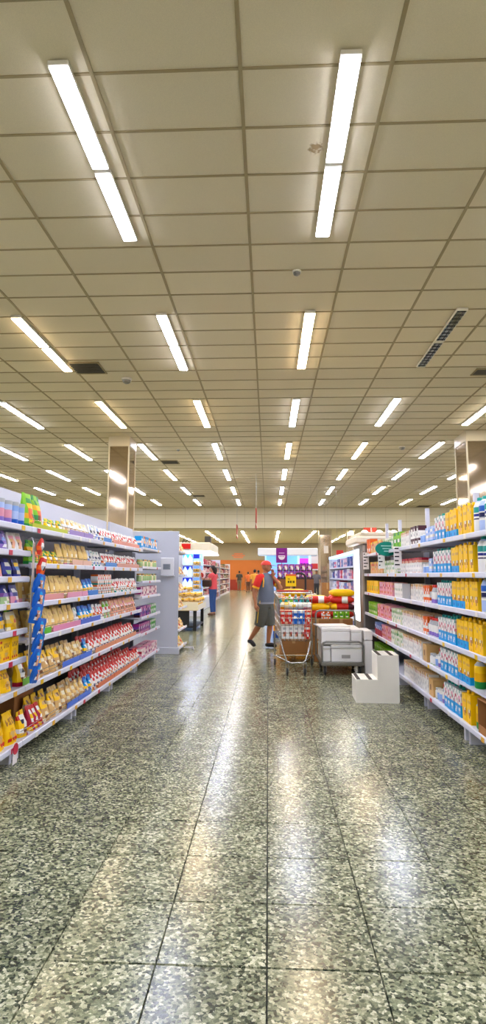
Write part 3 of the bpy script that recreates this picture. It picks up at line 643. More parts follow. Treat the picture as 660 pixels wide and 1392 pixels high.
# right gondola
yR = [3.4, ypx(617, XR), ypx(566, XR), ypx(531, XR), ypx(495, XR)]
bR = []
DR = [.4, .4, .42, .42, .45, .5]
for i, nm in enumerate(('nearest right shelf unit with white bottles', 'second right shelf unit with yellow and blue cartons', 'third right shelf unit with white tea boxes', 'fourth right shelf unit beside the lit cooler')):
    bR.append(bay(1, yR[i], yR[i+1], XR, ZR, .05, DR, nm, 1.76, header=False, tags=.7, lipped=[1, 1, 1, 1, 0, 1] if i == 0 else None))
for i, (px, py) in enumerate(((651, 668), (583, 690), (545, 706), (527, 711))):
    yy = ypx(px, XR+.34); p = MB().box(-.022, -.022, 1.7, .022, .022, at_x(px, py, XR+.34).z, 'shelf_white'); b_ = bR[min(3, sum(yy > v for v in yR[1:]))]
    p.build('upright_post', b_, loc=(XR+.34-b_.location.x, yy-b_.location.y, 0))
SR6 = ['top right shelf', 'second right shelf', 'third right shelf', 'fourth right shelf', 'fifth right shelf', 'bottom right shelf']
def Rr(k, a, b, s_, desc, **kw): row(k, a, b, XR, 1, ZR[s_]-.012, desc, SR6[s_], **kw)
Rr('orange_box', 496, 500, 0, 'orange box'); Rr('tan_box', 501, 516, 0, 'tan and red box'); Rr('palegreen_box', 517, 531, 0, 'pale green tea box'); Rr('green_big', 531, 540, 0, 'bright lime green box')
Rr('white_tea', 541, 553, 0, 'white tea box with brown top'); Rr('white_brown', 554, 565, 0, 'white box with dark brown bands', sc=1.12); Rr('small_jar', 566, 572, 0, 'small white tub', sc=1.3); Rr('lblue_box', 573, 586, 0, 'pale blue box')
Rr('blue_carton', 587, 601, 0, 'blue and white carton', depth=2, tilt=.02); Rr('yellow_blue_carton', 602, 617, 0, 'yellow carton with blue base', depth=2, tilt=.02, sc=1.06); Rr('yellow_carton', 618, 636, 0, 'yellow carton', depth=2, tilt=.02, sc=1.06); Rr('white_bottle', 638, 690, 0, 'white milk bottle', depth=2, tilt=1)
Rr('tan_box', 500, 517, 1, 'tan and yellow box'); Rr('palegreen_box', 518, 536, 1, 'pale green tea box'); Rr('white_red_box', 540, 568, 1, 'white tea box with red top'); Rr('small_jar', 569, 576, 1, 'small white tub', depth=2); Rr('lblue_box', 576, 583, 1, 'pale blue box', sc=.95)
Rr('blue_carton', 584, 606, 1, 'blue and white carton', depth=2, tilt=.02, sc=.94); Rr('yellow_blue_carton', 607, 618, 1, 'yellow carton with blue base', tilt=.02, depth=2); Rr('yellow_carton', 618, 637, 1, 'yellow carton', depth=2, tilt=.02); Rr('white_bottle', 639, 690, 1, 'white milk bottle', depth=2, tilt=1)
Rr('yellow_box', 495, 510, 2, 'yellow box'); Rr('pinkred_box', 511, 529, 2, 'pink and red box', depth=2); Rr('white_box', 531, 541, 2, 'plain white box'); Rr('white_tea', 553, 569, 2, 'white tea box with brown top'); Rr('orange_white', 569, 577, 2, 'orange and white box'); Rr('red_bottle', 578, 585, 2, 'white bottle with red cap')
Rr('blue_carton', 587, 606, 2, 'blue and white carton', depth=2, tilt=.02, sc=.93); Rr('yellow_blue_carton', 607, 624, 2, 'yellow carton with blue base', depth=2, tilt=.02); Rr('yellow_carton', 624, 641, 2, 'yellow carton', depth=2, tilt=.02); Rr('white_bottle', 643, 690, 2, 'white milk bottle', depth=2, tilt=1)
Rr('lime_box', 497, 508, 3, 'bright green box'); Rr('pinkred_box', 508, 525, 3, 'pink and red box', depth=2); Rr('palegreen_box', 526, 540, 3, 'pale green tea box', depth=2); Rr('white_tea', 541, 567, 3, 'white tea box with brown top', depth=2); Rr('orange_white', 567, 573, 3, 'orange and white box'); Rr('red_bottle', 574, 586, 3, 'white bottle with red cap')
Rr('blue_carton', 587, 610, 3, 'blue and white carton', depth=2, tilt=.02, sc=.93); Rr('yellow_blue_carton', 611, 626, 3, 'yellow carton with blue base', depth=2, tilt=.02); Rr('yellow_carton', 627, 645, 3, 'yellow carton', depth=2, tilt=.02); Rr('white_bottle', 648, 690, 3, 'white milk bottle', depth=2, tilt=1)
Rr('bluered_box', 504, 513, 4, 'blue and red box'); Rr('pinkred_box', 513, 525, 4, 'pink and red box', depth=2); Rr('palegreen_box', 526, 540, 4, 'pale green tea box', depth=2); Rr('white_tea', 541, 565, 4, 'white tea box with brown top', depth=2); Rr('kraft_box', 566, 573, 4, 'brown kraft box'); Rr('small_jar', 574, 584, 4, 'small white and blue tub', depth=2); Rr('red_bottle', 584, 588, 4, 'white bottle with red cap')
Rr('blue_carton', 589, 611, 4, 'blue and white carton', depth=2, tilt=.02, sc=.9); Rr('yellow_blue_carton', 611, 627, 4, 'yellow carton with blue base', depth=2, tilt=.02, sc=.92); Rr('pump_bottle', 628, 637, 4, 'yellow and green bottle', sc=.95); Rr('pump_bottle', 648, 675, 4, 'big yellow and green bottle', sc=.98)
Rr('lime_box', 503, 520, 5, 'bright green box'); Rr('white_tea', 541, 572, 5, 'white tea box with brown top', depth=2); Rr('kraft_box', 573, 579, 5, 'brown kraft box'); Rr('small_jar', 579, 588, 5, 'small green and white tub', depth=1); Rr('red_bottle', 588, 592, 5, 'white bottle with red cap')
Rr('blue_carton', 592, 614, 5, 'blue and white carton', depth=2, tilt=.02, sc=.95); Rr('yellow_carton', 615, 627, 5, 'yellow carton', depth=2, tilt=.02, sc=.98); Rr('pump_bottle', 628, 637, 5, 'yellow and green bottle', sc=.95)
# opened cardboard case on the right bottom shelf
yb = (ypx(640, XR), ypx(690, XR)); cx = thing('cardboard_case', 'open brown cardboard case on the nearest right bottom shelf', 'box', (XR+.17, (yb[0]+yb[1])/2, ZR[5]-.012))
hw = abs(yb[0]-yb[1])/2
MB().box(-.16, -hw, 0, .16, hw, .008, 'kraft').build('base', cx)
for s_ in (-1, 1): MB().box(-.16, s_*hw-.004, 0, .16, s_*hw+.004, .27, 'kraft').build('side_panel', cx)
MB().box(.152, -hw, 0, .16, hw, .27, 'kraft').build('back_panel', cx)
MB().box(-.16, -hw, 0, -.152, hw, .07, 'kraft').build('front_strip', cx); MB().box(-.16, -hw, .262, .16, hw, .27, 'kraft').build('top', cx)
for q in range(3):
    o = link('green_packet', PK['green_box']['meshes'][0]); o.location = (XR+.14, yb[1]+.12+q*.11, ZR[5]); o.rotation_euler = (0, 0, -PI/2); o.scale = (1.1, 1, 1.1)
    tag(o, f'{ORD[q]} green packet inside the open cardboard case', 'packet', 'green packets in the case')
# dangling shelf cards (paper strips) and green oval sign on the right run
for i, (px, y0p, y1p) in enumerate(((497, 751, 774), (518, 751, 773), (540, 743, 773))):
    a, b_ = at_x(px, y0p, XR-.02), at_x(px, y1p, XR-.02)
    t = thing('hanging_card', f'white paper card hanging from the right top shelf, {ORD[i]} from the cooler', 'card', (XR-.02, a.y, b_.z), 0, 'hanging paper cards')
    MB().box(-.05, -.002, 0, .045, .002, a.z-b_.z, '#f4f2ee').build('paper', t)
    for q in range(5): MB().box(-.04, -.0035, .04+q*.05, -.04+random.uniform(.02, .07), -.002, .056+q*.05, '#22242a').build('print_line', t)
p = at_x(525, 746, XR-.03); t = thing('oval_sign', 'green oval sign sticking out from the right top shelf', 'sign', tuple(p))
MB().lathe([(.16, -.004), (.16, .004)], '#168a78', 24, sy=.6).build('disc', t).rotation_euler = (PI/2, 0, .2); MB().tube([(0, 0, 0), (.1, .05, 0)], .006, 'steel').build('arm', t)
for q in range(3): MB().box(-.08+.02*q, -.008, .03-q*.035, .08-.02*q, -.005, .045-q*.035, '#9fd9cf').build('print_line', t).rotation_euler = (0, 0, .2)
p = at_x(504, 722, XR+.3); t = thing('red_flag_sign', 'small red sign on a post at the far end of the right run', 'sign', (p.x, p.y, ZR[0]-.012))
MB().box(-.01, -.01, 0, .01, .01, .55, 'steel').build('post', t); MB().box(-.14, -.008, .3, .1, .008, .55, '#d24a34').build('panel', t)
# dark end panel of the right run
t = thing('end_panel', 'dark grey end panel closing the right shelf run', 'panel', (XR+.28, yR[4]+.03, 0)); MB().box(-.3, -.02, 0, .3, .02, 1.78, '#6e675f').build('board', t); MB().box(-.31, -.03, 0, -.28, .03, 1.8, '#a09a90').build('edge_trim', t)

# ------------------------------------------------------------------ end unit with white panel, left
XE = -1.585; yE = at_z(222, 889, 0).y
eu = bay(-1, yE+.06, yE+1.0, XE, [1.82, 1.4, 1.1, .8, .42, .1], .045, [.4]*6, 'white end shelf unit holding bread, just beyond the left run', 2.12, tags=.5)
ep = thing('white_end_panel', 'tall white end panel with a leaflet box, closing the left shelf run', 'panel', (-2.0, yE, 0))
MB().cbox(-.45, -.02, .12, .4, .02, 2.17, 'panel_white', .006).build('board', ep)
MB().cbox(-.45, -.05, 0, .43, .03, .12, 'panel_white', .006).build('plinth', ep)
MB().box(.385, -.026, .12, .402, -.018, 2.17, '#c4c9d6').build('edge_strip', ep)
lb = thing('leaflet_box', 'small white leaflet box with a printed sheet on the white end panel', 'leaflet box', (at_y(228, 770, yE).x, yE-.02, at_y(228, 782, yE).z))
MB().cbox(-.115, -.07, 0, .115, 0, .31, '#e4e6ee', .008).build('case', lb); MB().box(-.07, -.073, .1, .06, -.07, .2, '#9aa0ac').build('printed_sheet', lb)
for q in range(4): MB().box(-.06, -.075, .115+q*.021, .05-.012*(q % 2), -.073, .122+q*.021, '#5c6270').build('print_line', lb)
MB().box(-.13, -.08, -.02, .13, 0, .0, '#c9ccd6').build('ledge', lb)
loaf = m_pouch(.17, .13, .12, ["ccTc", "TtYt", "tTbT", "ctTt", "TTtc"], 'T', seed=5); loaf2 = m_pouch(.15, .12, .11, ["YcYc", "tOTt", "RTtR", "cYtc"], 't', seed=6)
for n, z in enumerate([1.82, 1.4, 1.1, .8, .42, .1]):
    for q in range(4):
        o = link('bread_bag', loaf if (q+n) % 2 else loaf2); o.location = (XE-.11, yE+.17+q*.22, z-.012); o.rotation_euler = (0, 0, PI/2+random.uniform(-.1, .1)); o.scale = (1.15, 1.1, 1.25)
        tag(o, f'{ORD[q]} bread bag from the panel on the {"top" if n == 0 else ORD[n]} shelf of the end unit', 'bread', 'bread bags on the end unit')
wr = thing('wire_hoop', 'small white wire hoop at the foot of the end unit', 'wire hoop', (XE+.03, yE+.55, .0)); MB().tube([(0, -.1, .06), (.15, -.08, .05), (.17, 0, .009), (.15, .08, .05), (0, .1, .06)], .008, 'shelf_white').build('hoop', wr)

# ------------------------------------------------------------------ bread table
tx0, tx1, ty0, ty1, tz = -2.62, -1.74, 14.2, 15.9, .56
bt = thing('bread_table', 'low black display table piled with bagged bread', 'table', ((tx0+tx1)/2, (ty0+ty1)/2, 0))
a, b = (tx1-tx0)/2, (ty1-ty0)/2
MB().cbox(-a, -b, tz-.06, a, b, tz, '#c9ad7a', .006).build('table_top', bt)
MB().box(-a, -b-.012, tz-.05, a, -b, tz+.16, '#e9dfc0').build('front_board', bt); MB().box(a, -b, tz-.05, a+.012, b, tz+.09, '#efe9da').build('side_board', bt)
for sx in (-1, 1):
    for sy in (-1, 1): MB().box(sx*(a-.08)-.04, sy*(b-.08)-.04, 0, sx*(a-.08)+.04, sy*(b-.08)+.04, tz-.06, 'black').build('leg', bt)
MB().box(-a+.05, -b+.06, .12, a-.22, -b+.09, tz-.06, 'black').build('modesty_panel', bt); MB().box(-a+.05, -b+.05, .08, a-.05, b-.05, .12, 'black').build('lower_shelf', bt)
lf = m_pouch(.3, .16, .16, ["ccTcc", "YtYtY", "tTbTt", "TtTtT", "cTtTc"], 'T', seed=9, flat=True)
cnt = 0
for lv in range(4):
    for i in range(3-(lv > 2)):
        for j in range(4 if lv < 2 else 2):
            o = link('bread_loaf', lf); o.location = (tx0+.17+i*.29+lv*.03, ty0+.14+j*.36, tz+lv*.137); o.rotation_euler = (0, 0, random.uniform(-.1, .1)); o.scale = (.86, 1.1, .8); cnt += 1
            tag(o, f'bagged golden loaf on the bread table, layer {ORD[lv]}, column {ORD[i]}, row {ORD[j]}', 'bread', 'bagged loaves on the bread table')

# ------------------------------------------------------------------ blue lit display rack
yD = 19.2; x0 = at_y(246, 780, yD).x; x1 = at_y(272, 780, yD).x
dr = thing('lit_display_rack', 'white display rack with blue lit bottle panels behind the bread table', 'display rack', ((x0+x1)/2, yD+.35, 0)); a = (x1-x0)/2
MB().box(-a, .3, .05, a, .35, 2.15, 'glow_sky').build('back_panel', dr)
for x in (-a, -a+.38, a-.03): MB().box(x, -.35, .0, x+.03, -.31, 2.17, 'shelf_white').build('post', dr)
MB().cbox(-a, -.37, 0, a+.03, .36, .16, 'shelf_white', .01).build('plinth', dr)
MB().box(-a, -.37, 2.12, a, .36, 2.2, 'glow_white').build('light_box', dr)
for n, z in enumerate((.5, .92, 1.32, 1.72)):
    sh = MB().box(-a, -.35, z-.03, a, .3, z, 'shelf_white').build('shelf', dr)
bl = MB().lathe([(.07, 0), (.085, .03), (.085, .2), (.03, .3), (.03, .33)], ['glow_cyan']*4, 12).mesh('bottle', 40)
for n, z in enumerate((.92, 1.32, 1.72)):
    MB().box(-a+.02, -.1, z+.02, -a+.38, -.09, z+.36, 'glow_blue' if n == 2 else 'glow_navy').build('lit_panel', dr)
    for q in range(2):
        o = link('water_bottle', bl); o.location = (x0+.12+q*.17, yD+.1, z); tag(o, f'{"left" if q == 0 else "right"} pale blue bottle on the {["third", "second", "top"][n]} shelf of the lit rack', 'bottle', 'bottles on the lit rack')
    for q in range(2):
        for lv in range(2):
            if n == 2 and lv == 1: continue
            o = link('orange_pack', lf); o.location = (x0+.52, yD+.1+q*.2, z+lv*.15); o.scale = (.85, .8, .8); tag(o, f'{["front", "rear"][q]} orange pack, {["lower", "upper"][lv]}, on the {["third", "second", "top"][n]} shelf of the lit rack', 'packet', 'orange packs on the lit rack')
MB().box(-a+.4, -.34, 1.93, a-.04, -.33, 2.08, 'glow_navy').build('blue_header', dr)
# canopy of the cooler behind
cx0, cx1 = at_y(240, 745, 21.5).x, at_y(286, 745, 21.5).x
cp = thing('island_cooler', 'cream canopied cooler with a red sign behind the lit rack', 'cooler', ((cx0+cx1)/2, 23.2, 0)); a = (cx1-cx0)/2
MB().cbox(-a, -1.6, 2.25, a, 1.6, 2.62, '#e9dfc6', .05).build('canopy', cp); MB().box(-a-.02, -1.62, 2.2, a+.02, 1.62, 2.26, 'glow_white').build('light_edge', cp)
MB().box(-a+.05, -1.55, 0, -a+.5, 1.55, 2.22, 'shelf_white').build('back_wall', cp); MB().cbox(-a, -1.6, 0, a-.35, 1.6, .5, 'shelf_white', .02).build('tub', cp)
for sx in (-.9, .9): MB().box(-.02, sx*1.6-.02, .5, .02, sx*1.6+.02, 2.25, 'shelf_white').build('post', cp)
MB().box(-a+.18, -1.66, 2.36, -a+.52, -1.63, 2.56, '#d8150f').build('red_sign', cp)
MB().tube([(-a+.2, -1.6, 2.6), (-a+.25, -1.6, 2.72), (-a+.33, -1.6, 2.62), (-a+.41, -1.6, 2.72), (-a+.47, -1.6, 2.6)], .018, 'black').build('wire_ornament', cp)
MB().cbox(a-.25, -1.5, 2.5, a-.02, -1.2, 2.85, '#4f4a42', .01).build('opening_box', cp)  # dark box added to stand in for the ceiling or wall opening

# ------------------------------------------------------------------ far gondola runs (goods too small to pick apart)
def far_run(name, label, X, side, y0, y1, zs, cols, ztop, seed, end=True):
    rnd = random.Random(seed); t = thing(name, label, 'shelf unit', (X, (y0+y1)/2, 0), 0, 'far shelf runs'); L = (y1-y0)/2
    MB().box(min(side*.5, side*.54), -L, 0, max(side*.5, side*.54), L, ztop, '#b9a9a4').build('back_panel', t)
    MB().box(min(.05*side, side*.5), -L, 0, max(.05*side, side*.5), L, zs[-1]-.03, 'shelf_white').build('base', t)
    g = MB()
    for z in zs:
        MB().box(min(0, side*.5), -L, z-.04, max(0, side*.5), L, z, 'shelf_white').build('shelf', t)
        y = -L+.05
        while y < L-.3:
            wd = rnd.choice((.14, .2, .26)); hh = rnd.uniform(.16, .27); c = rnd.choice(cols); n = rnd.choice((1, 2, 3))
            for q in range(n):
                if y+wd > L-.02: break
                xx = side*rnd.uniform(.03, .06)
                g.box(min(xx, side*.3), y, z, max(xx, side*.3), y+wd-.012, z+hh, c)
                g.box(min(xx-side*.004, xx), y+.015, z+hh*.3, max(xx-side*.004, xx), y+wd-.03, z+hh*.6, rnd.choice(cols)); y += wd
    o = g.build('goods', t); o['kind'] = 'stuff'
    for s_ in (-1, 1): MB().box(min(.25*side, side*.55) if s_ < 0 else min(-.02*side, side*.55), s_*L-.02, 0, max(.25*side, side*.55) if s_ < 0 else max(-.02*side, side*.55), s_*L+.02, ztop+.05, 'shelf_white').build('end_board', t)
    return t
pinks = ['#c9586a', '#e3a2a8', '#8f2f4a', '#efe3dc', '#d98a8f', '#7d5c88', '#e9c9b8', '#b8324a', '#5f9a58']
far_run('far_left_shelf_run', 'far left shelf run with pink and red goods beyond the woman', -2.85, -1, 25.0, 33.7, [1.85, 1.5, 1.15, .8, .45, .14], pinks, 2.2, 3)
far_run('far_left_shelf_run', 'furthest left shelf run ending near the far orange wall', -3.0, -1, 34, 44.5, [1.85, 1.5, 1.15, .8, .45, .14], ['#6a4a58', '#a04858', '#c9b29a', '#8f6f4a', '#efe3dc', '#704a7a', '#55704a'], 2.15, 4)
t = far_run('right_shelf_run', 'shelf run with blue and white goods beyond the lit cooler on the right', 2.05, 1, 12.6, 19.2, [1.62, 1.3, .98, .66, .34, .12], ['#5b6fb5', '#e9e9f2', '#8f78b8', '#c9d4ee', '#d65a6a', '#40509a', '#d8d8e2', '#e2b8c8'], 1.95, 5)
MB().box(-.03, -3.3, 1.9, .2, 3.3, 1.98, 'glow_cyan').build('lit_header', t)
# green bunch on the far left run floor front
# ------------------------------------------------------------------ right end cooler
yk = yR[4]+.07
ck = thing('upright_cooler', 'upright cooler with glowing white door at the end of the right run', 'cooler', (1.98, yk+.6, 0))
MB().box(-.34, -.58, 0, .36, .58, 1.9, '#8d857a').build('body', ck); MB().box(-.36, -.12, .58, -.34, .5, 1.86, 'glow_white').build('lit_door', ck); MB().box(-.36, -.55, .1, -.34, -.12, 1.88, '#7d776c').build('side_door', ck)
MB().box(-.365, -.59, .1, -.33, -.55, 1.9, '#b7b2a8').build('door_frame', ck); MB().box(-.365, .5, .1, -.33, .57, 1.9, '#d7d2c0').build('door_frame', ck)
MB().cbox(-.5, -.62, 1.93, .38, .6, 2.06, '#f0ead8', .03).build('canopy', ck); MB().cbox(-.42, -.58, 2.06, .36, .56, 2.13, '#e3dac2', .02).build('canopy_cap', ck); MB().box(-.36, -.58, 1.88, .36, .58, 1.94, '#7a7268').build('neck', ck)
for q in range(3): MB().lathe([(.05, 0), (.05, .02), (.02, .04)], 'lamp_white', 10).build('spotlight', ck, loc=(-.3+q*.25, -.4, 2.13))

# ------------------------------------------------------------------ step stool
sp = at_z(484, 955.5, 0); st = thing('step_stool', 'white wooden two-step stool with dark tread strips', 'step stool', (sp.x, sp.y, 0), -.03)
sd = .40
sl = [(0, 0), (.455, 0), (.47, .012), (.468, .50), (.46, .508), (.24, .508), (.235, .50), (.235, .245), (.008, .245), (0, .237)]
body = MB(); n = len(sl); body.v = [(x, 0, z) for x, z in sl]+[(x, sd, z) for x, z in sl]
body.f = [tuple(range(n)), tuple(range(n, 2*n))[::-1]]+[(i, n+i, n+(i+1) % n, (i+1) % n) for i in range(n)]; body.m = [body.mi('stool')]*(n+2)
body.build('body', st)
MB().box(-.004, .004, .241, .236, sd-.004, .251, '#f4f1e4').build('tread', st); MB().box(.232, .004, .505, .47, sd-.004, .515, '#f4f1e4').build('tread', st)
for x, z in ((.01, .251), (.14, .251), (.245, .515), (.375, .515)): MB().box(x, .008, z, x+.04, sd-.008, z+.002, 'tread').build('grip_strip', st)

# ------------------------------------------------------------------ shopping cart
ct = thing('shopping_cart', 'chrome wire shopping cart full of cartons', 'shopping cart', (.385, 8.2, 0))
def wire(pts, r, name, par=ct, n=6, mat='steel'): return MB().tube(pts, r, mat, n).build(name, par, 60)
fw_, rw_ = .235, .285        # half widths front and rear
zf0, zf1, zr1 = .47, 1.06, 1.12
def bp(u, v, face):          # basket surface point; v 0 bottom .. 1 top
    if face == 'front': return (-(.2+.03*v)+u*2*(.2+.03*v), .02-.06*v, zf0+(zf1-zf0)*v)
    if face == 'rear': return (-rw_+u*2*rw_, .78, zf0+.06+(zr1-zf0-.06)*v)
    s_ = -1 if face == 'left' else 1
    wx = (.2+.03*v)+u*(rw_-(.2+.03*v)); y = (.02-.06*v)+u*(.78-(.02-.06*v)); z = (zf0+(zf1-zf0)*v)*(1-u)+(zf0+.06+(zr1-zf0-.06)*v)*u
    return (s_*wx, y, z)
for fc in ('front', 'rear', 'left', 'right'):
    m = MB(); nu = 7 if fc in ('front', 'rear') else 11
    for i in range(nu+1): m.tube([bp(i/nu, 0, fc), bp(i/nu, 1, fc)], .0035, 'steel', 5)
    for j in (0, .18, .36, .54, .72, .88): m.tube([bp(0, j, fc), bp(1, j, fc)], .004, 'steel', 5)
    m.build('basket_'+('end' if fc in ('front', 'rear') else 'side'), ct, 60)
m = MB()
for i in range(9): m.tube([(-.2+.05*i, .02, zf0), (-rw_+2*rw_*i/8, .78, zf0+.06)], .004, 'steel', 5)
for j in range(6): m.tube([(-(.2+(rw_-.2)*j/5), .02+.76*j/5, zf0+.012*j), ((.2+(rw_-.2)*j/5), .02+.76*j/5, zf0+.012*j)], .004, 'steel', 5)
m.build('basket_floor', ct, 60)
MB().tube([bp(0, 1, 'front'), bp(1, 1, 'front'), bp(1, 1, 'right'), bp(1, 1, 'rear'), bp(0, 1, 'rear'), bp(1, 1, 'left')], .009, 'steel', 8, True).build('rim', ct, 60)
wire([(-rw_-.005, .78, zr1-.02), (-rw_-.005, .92, zr1+.02), (rw_+.005, .92, zr1+.02), (rw_+.005, .78, zr1-.02)], .011, 'handle_frame', n=8)
wire([(-rw_+.04, .92, zr1+.02), (rw_-.04, .92, zr1+.02)], .017, 'handle_grip', n=10, mat='#b8352a')
wire([(-.21, .04, zf0), (-.175, .0, .32), (-.13, -.04, .2), (-.08, -.05, .175), (.08, -.05, .175), (.13, -.04, .2), (.175, 0, .32), (.21, .04, zf0)], .012, 'front_frame', n=8)
for s_ in (-1, 1):
    wire([(s_*.13, -.04, .2), (s_*rw_, .8, .16)], .011, 'base_rail', n=8); wire([(s_*rw_, .78, zf0+.06), (s_*(rw_+.005), .84, .3), (s_*rw_, .85, .14)], .011, 'rear_post', n=8)
wire([(-rw_, .8, .16), (rw_, .8, .16)], .009, 'rear_bar', n=8)
def caster(par, x, y, r=.055, wd=.028, fork=True, zt=None):
    c = MB(); c.lathe([(r-.012, -wd/2), (r, -wd/2+.006), (r, wd/2-.006), (r-.012, wd/2)], 'rubber', 16)
    o = c.build('wheel', par, 40, (x, y, r)); o.rotation_euler = (0, PI/2, 0)
    f = MB(); h = zt or r*2+.05
    for s_ in (-1, 1): f.box(x+s_*(wd/2+.006)-.003, y-.02, r-.01, x+s_*(wd/2+.006)+.003, y+.02, h-.015, 'steel_dull')
    f.box(x-wd/2-.012, y-.025, h-.018, x+wd/2+.012, y+.025, h, 'steel_dull'); f.build('caster_fork', par)
for s_ in (-1, 1):
    caster(ct, s_*.122, -.04, .052, zt=.185); caster(ct, s_*rw_, .84, .052, zt=.16)
# cart goods
cm = dict(red=m_box(.085, .20, .08, ["RRRR", "oWWo", "RRRR", "RpoR", "RRWR", "oRRo"], 'R'), white=m_box(.085, .19, .08, ["WWWW", "WSSW", "WWWW", "WbRW", "WobW", "WWWW"], 'W'), blue=m_box(.085, .19, .08, ["LWWL", "BBBB", "BWLB", "BBBB", "LBBL"], 'B'), teal=m_lathe([(.034, 0), (.037, .02), (.037, .17), (.016, .23), (.016, .26)], ['e', 'L', 'e', 'S'], 12), lime=m_lathe([(.034, 0), (.037, .02), (.037, .17), (.016, .23), (.016, .26)], ['g', 'c', 'g', 'W'], 12))
def cg(kind, name, u, y, z, label, cat, rz=0):
    o = link(name, cm[kind]); o.location = (.385+u, 8.2+y, z); o.rotation_euler = (0, 0, rz); tag(o, label, cat, 'goods in the shopping cart')
for j in range(5): cg('white', 'milk_carton', -.155+j*.085 if j < 4 else .185, .12, .49, f'{ORD[j]} white carton from the left in the bottom of the cart', 'carton') if j < 4 else cg('red', 'red_carton', .165, .1, .49, 'red carton at the right of the cart bottom', 'carton')
for j in range(5):
    k = ['red', 'red', 'blue', 'blue', 'red'][j]
    cg(k, k+'_carton', -.175+j*.088, .09, .70, f'{k} carton, {ORD[j]} from the left in the middle of the cart', 'carton')
for j in range(5):
    for r_ in (1, 2): cg('white', 'milk_carton', -.17+j*.085, .12+.2*r_, .50+.008*r_, f'{ORD[j]} white carton from the left, {ORD[r_]} row of the cart bottom', 'carton')
    cg('red' if j % 2 else 'blue', ('red' if j % 2 else 'blue')+'_carton', -.18+j*.09, .3, .72, f'{ORD[j]} carton from the left in the second cart row, upper layer', 'carton')
for j in range(6): cg('lime' if j == 2 else 'teal', 'drink_bottle', -.2+j*.08, .42, .80, f'{"lime" if j == 2 else "teal"} bottle standing in the cart, {ORD[j]} from the left', 'bottle')
for j in range(3): cg('lime' if j == 0 else 'teal', 'drink_bottle', -.06+j*.09, .55, .84, f'{"lime" if j == 0 else "teal"} bottle at the back of the cart, {ORD[j]} from the left', 'bottle')
for j, (u, pt, nm) in enumerate(((-.1, ["cYcc", "cccY", "YcWc"], 'pale yellow'), (.11, ["WWwW", "wWWW", "WWpW"], 'white'))):
    o = link('plastic_bag', m_pouch(.24, .1, .14, pt, 'c' if j == 0 else 'W', seed=20+j, flat=True)); o.location = (.385+u, 8.2+.1, .905); tag(o, f'crumpled {nm} bag lying on top of the cart goods', 'bag')

# ------------------------------------------------------------------ platform truck with foam boxes
tk = thing('platform_truck', 'grey metal platform truck loaded with white foam boxes', 'platform truck', (1.03, 8.12, 0))
MB().cbox(-.3, 0, .145, .3, .86, .19, 'steel_dull', .006).build('deck', tk)
def bend(x, y, z0, z1, r=.06): return [(-x, y, z0), (-x, y, z1-r), (-x+r*.3, y, z1-r*.3), (-x+r, y, z1), (x-r, y, z1), (x-r*.3, y, z1-r*.3), (x, y, z1-r), (x, y, z0)]
wire(bend(.285, .015, .17, .47), .014, 'front_rail', tk, 8, 'steel_dull'); wire(bend(.3, .85, .17, .85), .014, 'push_handle', tk, 8, 'steel_dull'); wire([(-.3, .85, .62), (.3, .85, .62)], .009, 'handle_bar', tk, 8, 'steel_dull')
for x in (-.24, .24):
    for y in (.1, .74): caster(tk, x, y, .062, .034, zt=.146)
def foam(x0, y0, z0, x1, y1, z1, label, lbl=False):
    t = thing('foam_box', label, 'box', (1.03+(x0+x1)/2, 8.12+(y0+y1)/2, z0), 0, 'white foam boxes'); a, b, h = (x1-x0)/2, (y1-y0)/2, z1-z0
    MB().cbox(-a, -b, 0, a, b, h*.78, 'foam', .008).build('tub', t); MB().cbox(-a-.003, -b-.003, h*.79, a+.003, b+.003, h, 'foam', .01).build('lid', t)
    if lbl: MB().box(-.07, -b-.005, h*.22, .05, -b-.003, h*.42, '#a7a39b').build('sticker', t)
foam(-.275, .06, .19, -.165, .8, .40, 'narrow white foam box at the lower left of the truck')
foam(-.155, .06, .19, .275, .8, .42, 'wide white foam box with a grey sticker at the lower right of the truck', True)
foam(-.285, .07, .425, .115, .8, .655, 'large white foam box on the upper left of the truck'); foam(.124, .08, .425, .28, .8, .635, 'tall white foam box on the upper right of the truck')
o = tag(MB().cbox(-.23, -.2, 0, .23, .2, .018, '#f5f3ee', .004).build('foam_sheet', loc=(.92, 8.5, .656)), 'loose white sheet lying on the upper foam box', 'sheet'); o.rotation_euler = (0, .0, .12)
foam(.31, .05, .0, .42, .5, .62, 'slim white foam box standing beside the truck')

# ------------------------------------------------------------------ pallet with cardboard boxes and bags
pl = thing('wooden_pallet', 'wooden pallet under cardboard boxes behind the shopping cart', 'pallet', (.8, 9.95, 0))
for q in range(6): MB().box(-.6, -.5+q*.18, .115, .6, -.5+q*.18+.11, .138, 'wood').build('deck_board', pl)
for x in (-.6, -.06, .48):
    for y in (-.5, -.06, .4): MB().box(x, y, .022, x+.12, y+.1, .095, 'wood').build('block', pl)
for x in (-.6, -.06, .48): MB().box(x, -.5, .095, x+.12, .5, .115, 'wood').build('stringer', pl); MB().box(x, -.5, 0, x+.12, .5, .022, 'wood').build('bottom_board', pl)
def carton(x0, y0, z0, x1, y1, z1, label, tape=True, group='cardboard boxes on the pallet'):
    t = thing('cardboard_box', label, 'box', ((x0+x1)/2, (y0+y1)/2, z0), 0, group); a, b, h = (x1-x0)/2, (y1-y0)/2, z1-z0
    MB().cbox(-a, -b, 0, a, b, h, 'kraft', .005).build('case', t)
    MB().box(-a-.001, -.025, h-.001, a+.001, .025, h+.001, '#c49a63').build('tape', t); MB().box(-.025, -b-.001, h*.55, .025, -b, h, '#c49a63').build('tape', t)
ci = 0
